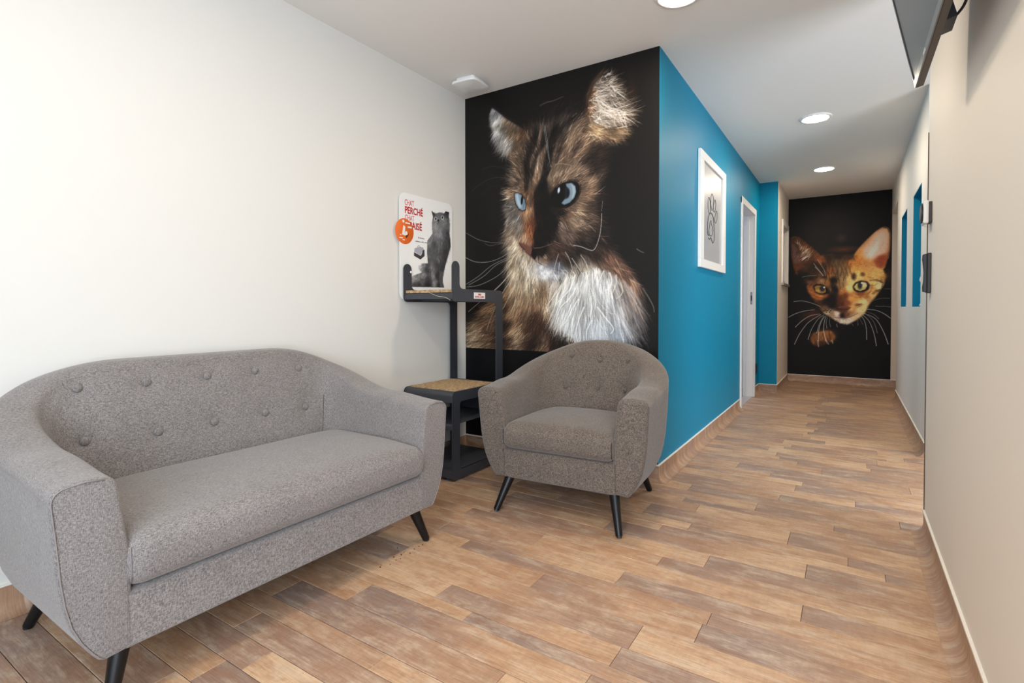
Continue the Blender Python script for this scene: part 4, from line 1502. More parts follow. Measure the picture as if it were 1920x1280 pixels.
    def line(self, pts, colr, w0=1.2, w1=0.6, alpha=0.9):
        """whisker: smooth curve through wall points"""
        q = spline([Vector((a, b, 0)) for a, b in [p[:2] for p in pts]], 40)
        q = self.px(np.array([[v.x, v.y] for v in q]))
        seg = np.r_[0, np.cumsum(np.hypot(*np.diff(q, axis=0).T))]
        n = max(4, int(seg[-1] * 1.6))
        s_ = np.linspace(0, seg[-1], n)
        Q = np.stack([np.interp(s_, seg, q[:, 0]), np.interp(s_, seg, q[:, 1])], -1)
        T_ = np.gradient(Q, axis=0); T_ /= np.maximum(np.hypot(T_[:, 0], T_[:, 1]), 1e-6)[:, None]
        Nn_ = np.stack([-T_[:, 1], T_[:, 0]], -1)
        t = np.linspace(0, 1, n)
        w_ = w0 + (w1 - w0) * t
        AP, AW = [], []
        for o_ in np.linspace(-1, 1, 5):
            AP.append(Q + Nn_ * (o_ * w_ * 0.5)[:, None]); AW.append(np.full(n, alpha * 0.55) * (1 - 0.25 * t))
        P_ = np.concatenate(AP)
        self.splat(P_, np.tile(np.array(colr, float), (len(P_), 1)), np.concatenate(AW))

    def ellipse(self, c, rx, ry, colr, ang=0.0, feather=0.8, alpha=1.0):
        q = self.px(c[:2])
        a = math.radians(ang)
        X, Y = self.xx - q[0], self.yy - q[1]
        xr = (X * math.cos(a) + Y * math.sin(a)) / (rx * self.s); yr = (-X * math.sin(a) + Y * math.cos(a)) / (ry * self.sv)
        d = (np.sqrt(xr ** 2 + yr ** 2) - 1) * min(rx * self.s, ry * self.sv)
        m = (np.clip(0.5 - d / (2 * feather), 0, 1) * alpha)[..., None]
        self.C = self.C * (1 - m) + np.array(colr, float) * m

    def tone(self, g, sat=1.0):
        self.C = 255 * (np.clip(self.C, 0, 255) / 255) ** g
        m = self.C.mean(-1, keepdims=True)
        self.C = m + (self.C - m) * sat

    def result(self, gain):
        A = self.C.reshape(self.H // 2, 2, self.W // 2, 2, 3).mean((1, 3))
        A = np.clip(A, 0, 255) / 255
        lin = np.where(A <= 0.04045, A / 12.92, ((A + 0.055) / 1.055) ** 2.4)
        return np.clip(lin * gain, 0, 0.92)


def print_sheet(name, axis, pos, front, u0, u1, v0, v1, A, mat):
    """thin printed sheet: one coloured vertex per printed dot. front: coordinate of printed face, pos: back"""
    nv, nu, _ = A.shape
    u = np.linspace(u0, u1, nu); v = np.linspace(v0, v1, nv)
    UU, VV = np.meshgrid(u, v)
    co = np.empty((nv * nu + 4, 3))
    ui, oi = (1, 0) if axis == 'x' else (0, 1)
    co[:nv * nu, ui] = UU.ravel(); co[:nv * nu, 2] = VV.ravel(); co[:nv * nu, oi] = front
    for k_, (a, b) in enumerate(((u0, v0), (u1, v0), (u1, v1), (u0, v1))):
        co[nv * nu + k_, ui] = a; co[nv * nu + k_, 2] = b; co[nv * nu + k_, oi] = pos
    i0 = (np.arange(nv - 1)[:, None] * nu + np.arange(nu - 1)[None, :]).ravel()
    q = np.stack([i0, i0 + 1, i0 + nu + 1, i0 + nu], -1)
    if axis == 'y' and front < pos: pass
    base = nv * nu
    c = [0, nu - 1, nv * nu - 1, (nv - 1) * nu]
    side = [[c[k_], base + k_, base + (k_ + 1) % 4, c[(k_ + 1) % 4]] for k_ in range(4)]
    q = np.concatenate([q, np.array(side + [[base, base + 3, base + 2, base + 1]])])
    me = bpy.data.meshes.new(name)
    me.vertices.add(len(co)); me.vertices.foreach_set('co', co.ravel())
    me.loops.add(q.size); me.loops.foreach_set('vertex_index', q.ravel().astype(np.int32))
    me.polygons.add(len(q)); me.polygons.foreach_set('loop_start', np.arange(0, q.size, 4, dtype=np.int32))
    me.update(calc_edges=True)
    at = me.color_attributes.new('print', 'FLOAT_COLOR', 'POINT')
    cc = np.ones((len(co), 4), np.float32)
    cc[:nv * nu, :3] = A.reshape(-1, 3); cc[nv * nu:, :3] = 0.02
    at.data.foreach_set('color', cc.ravel())
    return link(name, me, mat)


def print_mat(name, rough, spec=0.3):
    m, nt, b = new_mat(name)
    a = nt.nodes.new('ShaderNodeAttribute'); a.attribute_name = 'print'
    nt.links.new(a.outputs['Color'], b.inputs['Base Color'])
    b.inputs['Roughness'].default_value = rough
    b.inputs['Specular IOR Level'].default_value = spec
    return m


# ---------------------------------------------------------------- long-haired tabby mural
MU = (XL + 0.0005, XB - 0.0015, 0.7255, ZC - 0.0005)
P1 = Painter(MU[0], MU[1], MU[2], MU[3], 460, 582, (27, 23, 22), 4)
# control rows: position, colour, hair direction (tip minus root, metres)
H1 = [(-1.674,2.252,30,25,23,0.007,0.041),(-1.553,2.291,26,22,20,0.035,0.034),(-1.625,2.338,60,54,50,0.06,0.013),(-1.459,2.251,34,28,26,0.045,0.032),(-1.774,2.206,70,54,42,-0.008,0.056),(-1.774,2.075,118,98,80,-0.026,0.059),(-1.826,2.04,104,84,68,-0.039,0.061),(-1.878,2.07,125,100,78,-0.067,0.034),(-1.699,2.127,95,80,70,0.008,0.064),(-1.588,2.108,60,50,46,0.028,0.058),(-1.529,2.16,92,80,72,0.04,0.055),(-1.459,2.178,100,82,68,0.057,0.041),(-1.494,2.07,150,126,102,0.035,0.042),(-1.529,2.013,140,116,94,0.031,0.041),(-1.413,2.077,135,112,92,0.052,0.027),(-1.323,2.061,140,118,96,0.065,0.014),(-1.236,2.026,110,92,78,0.063,-0.002),(-1.39,1.991,118,96,78,0.049,0.026),(-1.312,1.937,70,56,48,0.054,0.012),(-1.236,1.926,34,28,26,0.053,0.001),(-1.173,2.034,70,58,50,0.062,-0.001),(-1.131,1.948,27,23,22,0.031,-0.005),(-1.193,1.8,27,23,22,0.031,-0.005),(-1.878,1.959,128,104,84,-0.048,0.048),(-1.918,1.876,140,120,102,-0.067,0.024),(-1.826,1.886,112,90,72,-0.018,0.053),(-1.736,1.939,148,124,102,-0.008,0.055),(-1.736,1.841,126,104,84,-0.008,0.051),(-1.624,1.858,150,126,104,0.012,0.052),(-1.576,1.883,150,126,104,0.036,0.048),(-1.481,1.87,146,122,102,0.05,0.034),(-1.528,1.919,120,96,78,0.035,0.043),(-1.39,1.847,96,78,66,0.063,0.022),(-1.345,1.769,130,108,88,0.055,0.028),(-1.367,1.721,124,100,80,0.056,0.013),(-1.279,1.761,40,33,30,0.054,0.013),(-1.289,1.661,36,29,27,0.054,-0.006),(-1.278,1.609,34,28,26,0.054,-0.005),(-1.345,1.861,56,46,40,0.055,0.012),(-1.236,2.006,60,50,44,0.063,-0.001),(-1.945,1.789,150,122,98,-0.054,0.002),(-1.938,1.699,120,112,106,-0.049,-0.018),(-1.891,1.616,130,124,118,-0.032,-0.042),(-1.931,1.563,150,134,116,-0.054,-0.041),(-1.958,1.475,170,148,124,-0.055,-0.042),(-1.864,1.546,150,140,130,-0.022,-0.043),(-1.917,1.416,190,170,146,-0.049,-0.042),(-1.793,1.738,120,88,64,-0.005,-0.043),(-1.806,1.641,160,120,88,-0.005,-0.055),(-1.799,1.552,150,90,52,-0.005,-0.055),(-1.761,1.571,120,66,38,0.0,-0.055),(-1.773,1.495,140,86,52,-0.003,-0.05),(-1.825,1.466,170,130,104,-0.008,-0.044),(-1.698,1.814,34,26,22,0.0,-0.043),(-1.673,1.692,18,14,13,0.0,-0.043),(-1.685,1.542,18,14,13,0.0,-0.043),(-1.71,1.436,20,15,14,0.0,-0.033),(-1.624,1.559,22,17,16,0.013,-0.034),(-1.551,1.605,120,92,74,0.035,-0.031),(-1.458,1.627,140,116,94,0.053,-0.026),(-1.378,1.671,130,106,86,0.056,-0.013),(-1.344,1.636,76,62,52,0.055,-0.006),(-1.551,1.52,100,84,74,0.031,-0.044),(-1.457,1.544,150,128,106,0.053,-0.032),(-1.355,1.555,96,78,66,0.055,-0.019),(-1.278,1.528,44,35,31,0.054,-0.015),(-1.515,1.465,110,92,80,0.035,-0.034),(-1.411,1.467,80,64,54,0.05,-0.028),(-1.623,1.451,60,44,36,0.019,-0.037),(-1.321,1.45,40,31,28,0.044,-0.023),(-1.213,1.422,34,27,25,0.032,-0.022),(-1.931,1.595,150,140,130,-0.032,-0.034),(-1.952,1.488,190,166,138,-0.055,-0.041),(-1.888,1.51,150,130,112,-0.021,-0.043),(-1.909,1.413,205,184,156,-0.043,-0.051),(-1.846,1.356,208,190,166,-0.014,-0.062),(-1.931,1.324,190,166,136,-0.05,-0.07),(-1.702,1.4,70,52,44,0.03,-0.027),(-1.623,1.43,96,70,56,0.039,-0.028),(-1.662,1.346,110,88,74,0.025,-0.027),(-1.565,1.366,80,60,50,0.038,-0.027),(-1.508,1.321,60,46,40,0.038,-0.035),(-1.434,1.392,42,32,29,0.037,-0.019),(-1.763,1.264,214,204,190,-0.006,-0.062),(-1.682,1.243,228,228,228,0.0,-0.035),(-1.584,1.239,170,170,174,0.019,-0.034),(-1.584,1.274,110,112,120,0.019,-0.027),(-1.867,1.25,205,184,154,-0.027,-0.098),(-1.783,1.176,196,172,140,-0.01,-0.097),(-1.909,1.144,150,120,90,-0.043,-0.108),(-1.702,1.139,170,138,106,0.0,-0.096),(-1.846,1.071,170,138,106,-0.042,-0.107),(-1.763,1.07,158,122,92,-0.02,-0.097),(-1.662,1.035,180,150,118,-0.016,-0.096),(-1.722,0.965,96,66,48,-0.03,-0.08),(-1.825,0.982,130,98,72,-0.063,-0.081),(-1.642,0.913,70,48,36,-0.019,-0.078),(-1.931,0.999,128,96,70,-0.076,-0.073),(-2.04,1.018,150,116,86,-0.102,-0.056),(-2.154,0.962,120,90,66,-0.105,-0.049),(-2.224,0.867,160,130,98,-0.107,-0.051),(-2.108,0.869,110,80,58,-0.104,-0.059),(-1.996,0.89,84,58,42,-0.089,-0.067),(-1.888,0.874,150,120,90,-0.075,-0.066),(-1.783,0.876,90,64,48,-0.062,-0.073),(-2.247,0.771,158,134,104,-0.109,-0.033),(-2.108,0.785,140,112,84,-0.104,-0.041),(-1.985,0.78,80,56,42,-0.089,-0.049),(-1.856,0.785,165,138,108,-0.074,-0.057),(-1.762,0.779,60,42,34,-0.062,-0.065),(-1.681,0.791,120,92,70,-0.04,-0.072),(-1.602,0.794,70,48,38,-0.03,-0.071),(-1.701,0.729,130,104,80,-0.051,-0.055),(-1.93,0.737,110,84,64,-0.077,-0.04),(-1.565,1.137,205,192,174,-0.038,-0.103),(-1.479,1.168,216,208,194,-0.019,-0.109),(-1.564,1.034,200,186,166,-0.039,-0.111),(-1.47,1.051,232,232,228,-0.014,-0.118),(-1.36,1.132,226,224,218,0.005,-0.115),(-1.433,1.242,190,178,160,0.013,-0.092),(-1.343,1.231,200,188,170,0.027,-0.091),(-1.272,1.131,210,208,202,0.027,-0.106),(-1.36,1.017,230,232,230,0.0,-0.116),(-1.254,0.984,196,200,202,0.018,-0.113),(-1.451,0.916,226,230,230,-0.009,-0.109),(-1.342,0.885,216,222,226,0.001,-0.107),(-1.245,0.871,180,192,202,0.009,-0.097),(-1.507,0.848,150,130,112,-0.018,-0.094),(-1.432,0.8,200,196,190,0.0,-0.084),(-1.306,0.804,120,126,134,0.006,-0.082),(-1.255,1.308,120,90,74,0.043,-0.05),(-1.187,1.273,130,98,80,0.051,-0.066),(-1.308,1.343,60,44,38,0.044,-0.042),(-1.12,1.222,100,76,64,0.05,-0.08),(-1.103,1.143,160,120,96,0.033,-0.087),(-1.152,1.096,150,140,134,0.017,-0.087),(-1.07,1.079,90,80,76,0.033,-0.094),(-1.168,0.969,130,130,132,0.022,-0.096),(-1.102,0.953,96,94,94,0.025,-0.094),(-1.037,0.97,52,48,48,0.025,-0.086),(-1.134,0.858,70,70,74,0.021,-0.087),(-1.044,0.821,34,31,31,0.016,-0.078),(-0.988,0.861,27,24,24,0.016,-0.061),(-1.005,1.094,44,38,36,0.032,-0.085),(-0.99,1.248,30,25,24,0.031,-0.047)]
OUT1 = [(-1.819,2.165),(-1.8,2.211),(-1.736,2.221),(-1.674,2.273),(-1.577,2.306),(-1.483,2.307),(-1.414,2.272),(-1.38,2.337),(-1.347,2.4),(-1.281,2.445),(-1.217,2.41),(-1.174,2.331),(-1.122,2.241),(-1.081,2.154),(-1.132,2.096),(-1.173,2.034),(-1.236,1.966),(-1.268,1.87),(-1.279,1.751),(-1.256,1.647),(-1.267,1.558),(-1.234,1.454),(-1.17,1.37),(-1.212,1.362),(-1.103,1.253),(-1.046,1.157),(-1.005,1.032),(-1.005,0.939),(-0.972,0.785),(-1.004,0.705),(-2.393,0.63),(-2.368,0.719),(-2.295,0.75),(-2.295,0.827),(-2.259,0.894),(-2.177,0.999),(-2.085,1.073),(-1.985,1.118),(-1.942,1.198),(-1.963,1.29),(-1.952,1.38),(-1.985,1.472),(-1.985,1.518),(-1.963,1.597),(-1.972,1.555),(-1.972,1.623),(-1.992,1.682),(-1.965,1.735),(-1.972,1.804),(-1.931,1.833),(-1.945,1.902),(-1.904,1.963),(-1.958,2.027),(-1.958,2.106),(-1.852,2.132)]
P1.under(OUT1, H1, 7)
# shadowy right ear back and shoulder glow
P1.ellipse((-1.091,2.244), 0.022, 0.11, (58, 36, 26), 0, 14, 0.8)
P1.strokes(OUT1, H1, 30000, 14, 1.0, 0.85, 0.27)
P1.strokes(OUT1, H1, 7000, 8, 1.5, 0.6, 0.40, lenk=1.15)
EARL = [(-2.089,2.393),(-2.113,2.338),(-2.089,2.242),(-2.04,2.142),(-1.958,2.083),(-1.852,2.11),(-1.81,2.147),(-1.832,2.195),(-1.918,2.255),(-1.999,2.316),(-2.054,2.367)]
HEL = [(-2.075,2.354,150,150,150,-0.02,-0.026),(-2.04,2.279,185,178,168,-0.031,-0.04),(-2.027,2.185,170,165,160,-0.041,-0.061),(-1.958,2.128,165,160,155,-0.055,-0.075),(-1.918,2.188,150,125,100,-0.035,-0.049),(-1.839,2.174,110,80,58,-0.034,-0.045),(-1.958,2.263,130,108,90,-0.027,-0.04),(-1.852,2.11,120,95,75,-0.045,-0.066)]
P1.under(EARL, HEL, 4)
P1.strokes(EARL, HEL, 2600, 8, 1.0, 0.9, 0.32, spread=0.3, lenk=0.9)
P1.line([(-2.092,2.394),(-2.04,2.352),(-1.958,2.297),(-1.878,2.248),(-1.819,2.187)], (52, 36, 28), 4, 3)
# bright tufts of the right ear
EARR = [(-1.27,2.428),(-1.227,2.412),(-1.195,2.335),(-1.158,2.258),(-1.132,2.164),(-1.173,2.113),(-1.258,2.12),(-1.346,2.146),(-1.38,2.204),(-1.369,2.293),(-1.336,2.367)]
HER = [(-1.259,2.4,70,58,50,0.032,0.002),(-1.303,2.34,120,108,98,0.065,-0.007),(-1.313,2.271,140,126,114,0.092,-0.041),(-1.302,2.198,145,130,116,0.102,-0.055),(-1.237,2.136,130,115,100,0.1,-0.047),(-1.216,2.3,80,70,62,0.063,-0.043),(-1.174,2.192,92,80,70,0.073,-0.053),(-1.357,2.23,130,88,56,0.033,-0.017),(-1.347,2.329,110,74,48,0.029,0.0)]
P1.under(EARR, HER, 6)
P1.strokes(EARR, HER, 2600, 8, 1.0, 0.95, 0.42, spread=0.35)
P1.strokes(EARR, HER, 420, 4, 1.3, 1.0, 0.2, tint=(222, 208, 192), spread=0.5, lenk=1.15, curl=0.2)
P1.line([(-1.249,2.435),(-1.303,2.42),(-1.347,2.375),(-1.374,2.315),(-1.391,2.237),(-1.419,2.196)], (120, 74, 44), 7, 5)
for pl_, n_ in (([(-1.357,2.148),(-1.237,2.096),(-1.132,2.076),(-1.194,2.018),(-1.301,2.047),(-1.413,2.118)], 500),):
    P1.strokes(pl_, HER, n_, 3, 1.2, 0.9, 0.25, tint=(170, 140, 108), lenk=0.7)
DARK = (26, 20, 18)
# dark tabby stripes of the brow
for k_, (pl_, n_, tn) in enumerate([([(-1.755,2.154),(-1.724,2.132),(-1.736,2.069),(-1.774,2.01),(-1.793,1.947),(-1.787,1.88),(-1.8,1.794),(-1.825,1.786),(-1.826,1.886),(-1.819,1.973),(-1.787,2.055)],420,(30,23,20)),([(-1.674,2.166),(-1.643,2.118),(-1.674,2.058),(-1.724,2.002),(-1.742,1.939),(-1.761,1.877),(-1.774,1.813),(-1.784,1.88),(-1.768,1.965),(-1.724,2.045),(-1.692,2.105)],300,(44,34,30)),([(-1.625,2.157),(-1.589,2.15),(-1.6,2.067),(-1.624,1.986),(-1.63,1.902),(-1.661,1.842),(-1.648,1.754),(-1.624,1.644),(-1.648,1.539),(-1.66,1.432),(-1.697,1.348),(-1.741,1.383),(-1.754,1.493),(-1.742,1.591),(-1.751,1.679),(-1.755,1.767),(-1.711,1.827),(-1.686,1.91),(-1.667,1.993),(-1.643,2.075)],1500,(20,15,14)),([(-1.87,1.892),(-1.852,1.9),(-1.862,1.846),(-1.883,1.804),(-1.891,1.828)],90,(52,40,34)),([(-1.576,2.063),(-1.547,2.058),(-1.576,1.979),(-1.594,1.918),(-1.612,1.942),(-1.594,2.013)],130,(60,48,42)),([(-1.459,2.043),(-1.436,2.029),(-1.47,1.962),(-1.505,1.926),(-1.493,1.987)],120,(70,56,48)),([(-1.612,1.659),(-1.528,1.634),(-1.575,1.576),(-1.623,1.473),(-1.673,1.433),(-1.673,1.563)],500,(20,15,14)),([(-1.482,2.214),(-1.414,2.241),(-1.425,2.182),(-1.517,2.137),(-1.564,2.104),(-1.577,2.148)],220,(34,27,24)),([(-1.357,2.006),(-1.258,1.969),(-1.279,1.852),(-1.39,1.888),(-1.458,1.919),(-1.39,1.95)],350,(46,36,32)),([(-1.846,1.427),(-1.763,1.422),(-1.683,1.469),(-1.682,1.399),(-1.733,1.359),(-1.763,1.404)],260,(26,19,17)),([(-1.663,1.381),(-1.584,1.393),(-1.527,1.356),(-1.623,1.318),(-1.653,1.337)],150,(60,42,35)),([(-1.752,1.017),(-1.682,0.965),(-1.662,0.878),(-1.722,0.903),(-1.783,0.947)],200,(58,38,28)),([(-2.007,1.091),(-1.931,1.072),(-1.963,0.981),(-2.018,0.963)],150,(64,44,33)),([(-2.063,0.935),(-1.909,0.927),(-1.952,0.863),(-2.051,0.833)],150,(62,42,32)),([(-2.007,0.807),(-1.93,0.818),(-1.909,0.747),(-1.996,0.743)],130,(56,38,30)),([(-1.814,0.84),(-1.722,0.86),(-1.681,0.791),(-1.762,0.753),(-1.824,0.786)],200,(50,34,27)),([(-1.622,0.879),(-1.535,0.864),(-1.507,0.797),(-1.564,0.761),(-1.622,0.793)],220,(48,33,26))]):
    strong = k_ < 3 or k_ == 6
    P1.fill(pl_, tn, 4 if strong else 12, 0.72 if strong else 0.35)
    P1.strokes(pl_, H1, n_ if strong else n_ // 2, 4, 1.3, 0.95, 0.35, tint=tn, lenk=0.9 if strong else 1.2)
    P1.strokes(pl_, H1, n_ // 5, 2, 1.0, 0.6, 0.3, lenk=0.8)
# eyes
EY = [(-1.91,1.786),(-1.888,1.788),(-1.852,1.771),(-1.823,1.735),(-1.812,1.691),(-1.818,1.661),(-1.841,1.655),(-1.872,1.671),(-1.895,1.702),(-1.907,1.746)]
P1.fill(EY, (30, 22, 20), 3, 0.85)
P1.fill([(-1.903,1.781),(-1.884,1.783),(-1.852,1.765),(-1.825,1.731),(-1.818,1.692),(-1.821,1.667),(-1.844,1.662),(-1.87,1.677),(-1.891,1.709),(-1.902,1.745)], (132, 156, 172), 1)
P1.fill([(-1.898,1.775),(-1.878,1.776),(-1.867,1.736),(-1.851,1.684),(-1.865,1.68),(-1.886,1.713)], (192, 208, 216), 3, 0.7)
P1.ellipse((-1.849,1.729), 0.009, 0.030, (14, 12, 14), -6, 0.9)
P1.ellipse((-1.834,1.699), 0.006, 0.030, (90, 118, 140), -6, 2, 0.7)
EB = [(-1.624,1.746),(-1.594,1.785),(-1.546,1.807),(-1.493,1.813),(-1.441,1.8),(-1.421,1.766),(-1.428,1.718),(-1.458,1.677),(-1.504,1.649),(-1.557,1.646),(-1.612,1.659),(-1.648,1.7)]
P1.fill(EB, (12, 9, 9), 3)
P1.fill([(-1.522,1.799),(-1.481,1.799),(-1.454,1.773),(-1.449,1.736),(-1.462,1.701),(-1.493,1.675),(-1.532,1.665),(-1.554,1.679),(-1.528,1.703),(-1.51,1.738),(-1.514,1.772)], (128, 150, 164), 2)
P1.fill([(-1.491,1.796),(-1.458,1.775),(-1.451,1.739),(-1.465,1.705),(-1.483,1.695),(-1.472,1.733),(-1.476,1.77)], (186, 200, 206), 3, 0.6)
P1.ellipse((-1.522,1.737), 0.027, 0.036, (34, 40, 50), 0, 3, 0.95)
P1.ellipse((-1.561,1.739), 0.03, 0.05, (10, 9, 10), 0, 6, 0.9)
P1.ellipse((-1.508,1.732), 0.005, 0.024, (10, 10, 12), 0, 1, 0.9)
P1.ellipse((-1.573,1.76), 0.0085, 0.019, (205, 215, 228), -8, 2)
P1.line([(-1.624,1.746),(-1.576,1.799),(-1.51,1.818),(-1.441,1.804),(-1.418,1.763),(-1.432,1.703),(-1.469,1.665),(-1.528,1.64)], (14, 10, 9), 3, 2)
# fur creeping over the eye rims
RIM = [(-1.624,1.773),(-1.576,1.814),(-1.505,1.829),(-1.435,1.817),(-1.406,1.777),(-1.418,1.758),(-1.441,1.798),(-1.493,1.811),(-1.546,1.803),(-1.6,1.77)]
P1.strokes(RIM, H1, 260, 4, 1.0, 0.8, 0.3, lenk=0.4, light=1.05)
# nose and mouth
P1.fill([(-1.856,1.45),(-1.825,1.438),(-1.773,1.416),(-1.748,1.352),(-1.751,1.329),(-1.804,1.371),(-1.848,1.414),(-1.872,1.436)], (128, 84, 70), 3)
P1.fill([(-1.763,1.413),(-1.722,1.367),(-1.748,1.329),(-1.778,1.361)], (24, 17, 16), 2)
P1.line([(-1.872,1.451),(-1.856,1.423),(-1.825,1.395)], (50, 28, 24), 5, 3)
P1.line([(-1.825,1.386),(-1.778,1.352),(-1.749,1.326),(-1.722,1.306),(-1.662,1.277),(-1.584,1.252),(-1.517,1.237)], (60, 52, 52), 4, 3, 0.6)
P1.ellipse((-1.682,1.252), 0.055, 0.026, (226, 226, 228), -16, 10, 0.85)
P1.ellipse((-1.604,1.274), 0.045, 0.017, (120, 124, 134), -18, 9, 0.7)
CH = [(-1.763,1.316),(-1.682,1.287),(-1.536,1.255),(-1.546,1.213),(-1.623,1.198),(-1.702,1.226),(-1.753,1.281)]
P1.strokes(CH, H1, 900, 4, 1.0, 0.7, 0.12, tint=(222, 222, 224), lenk=0.35)
# long locks of the white bib
LOCK = [(-1.565,1.171,205,200,190,-0.058,-0.128),(-1.47,1.101,226,226,220,-0.046,-0.16),(-1.378,1.067,232,232,228,-0.009,-0.166),(-1.289,1.066,225,226,224,0.027,-0.155),(-1.203,1.017,190,192,194,0.048,-0.136),(-1.119,1.064,165,150,140,0.058,-0.118),(-1.061,0.985,95,90,90,0.049,-0.124),(-1.451,0.916,225,228,228,-0.013,-0.126),(-1.315,0.894,215,222,228,0.009,-0.123),(-1.21,0.872,150,160,170,0.026,-0.112)]
BIB = [(-1.536,1.204),(-1.433,1.234),(-1.334,1.263),(-1.229,1.242),(-1.128,1.175),(-1.062,1.095),(-1.045,0.97),(-1.085,0.89),(-1.185,0.888),(-1.253,0.871),(-1.377,0.884),(-1.451,0.908),(-1.526,0.966),(-1.593,1.0),(-1.584,1.103)]
P1.strokes(BIB, LOCK, 2600, 8, 1.4, 0.8, 0.14, spread=0.12, curl=0.06, clump=0.16)
P1.strokes(BIB, LOCK, 420, 5, 3.4, 0.8, 0.14, spread=0.14, curl=0.08, lenk=1.1, clump=0.14)
P1.strokes(BIB, LOCK, 300, 4, 1.2, 0.4, 0.2, tint=(140, 140, 146), spread=0.2)
for c_, pts in [((225,224,218),[(-1.229,1.226),(-1.212,1.178),(-1.229,1.13),(-1.254,1.116)]),((215,205,192),[(-1.186,1.209),(-1.186,1.153),(-1.211,1.097),(-1.228,1.065)]),((220,214,204),[(-1.264,1.236),(-1.281,1.204),(-1.303,1.164)]),((205,190,172),[(-1.157,1.16),(-1.144,1.112),(-1.161,1.08),(-1.186,1.065)]),((190,150,120),[(-1.095,1.174),(-1.07,1.119),(-1.07,1.064),(-1.086,1.024)]),((180,175,172),[(-1.144,1.064),(-1.135,1.017),(-1.118,0.969),(-1.11,0.93)]),((228,228,224),[(-1.47,1.185),(-1.489,1.135),(-1.536,1.085),(-1.603,1.026)]),((228,228,224),[(-1.451,1.134),(-1.498,1.068),(-1.555,1.017),(-1.593,0.94)]),((230,230,226),[(-1.433,1.067),(-1.479,1.0),(-1.516,0.932),(-1.545,0.898)]),((232,232,230),[(-1.396,1.017),(-1.432,0.933),(-1.451,0.849),(-1.427,0.775)]),((228,230,230),[(-1.307,1.017),(-1.254,0.952),(-1.202,0.888),(-1.219,0.855)]),((215,220,224),[(-1.342,0.935),(-1.377,0.868),(-1.377,0.801)]),((190,200,210),[(-1.262,0.903),(-1.271,0.838),(-1.253,0.781)]),((120,116,116),[(-1.022,1.125),(-0.982,1.063),(-0.958,1.016),(-0.954,0.986)]),((90,86,86),[(-1.053,1.032),(-1.013,0.985),(-0.989,0.939)]),((130,126,126),[(-1.086,1.017),(-1.061,0.938),(-1.061,0.883)]),((92,86,80),[(-1.712,2.324),(-1.662,2.335),(-1.613,2.335),(-1.541,2.346)])]:
    P1.line(pts, c_, 7, 1.0, 0.8)
    P1.line(pts, tuple(min(255, q + 18) for q in c_), 3, 0.8, 0.8)
# dark ground showing between the lock tips
GAP = [(-1.526,0.847),(-1.469,0.823),(-1.432,0.716),(-1.544,0.71),(-1.583,0.794)]
P1.strokes(GAP, LOCK, 160, 2, 1.6, 0.9, 0.2, tint=(52, 36, 28), lenk=0.5)
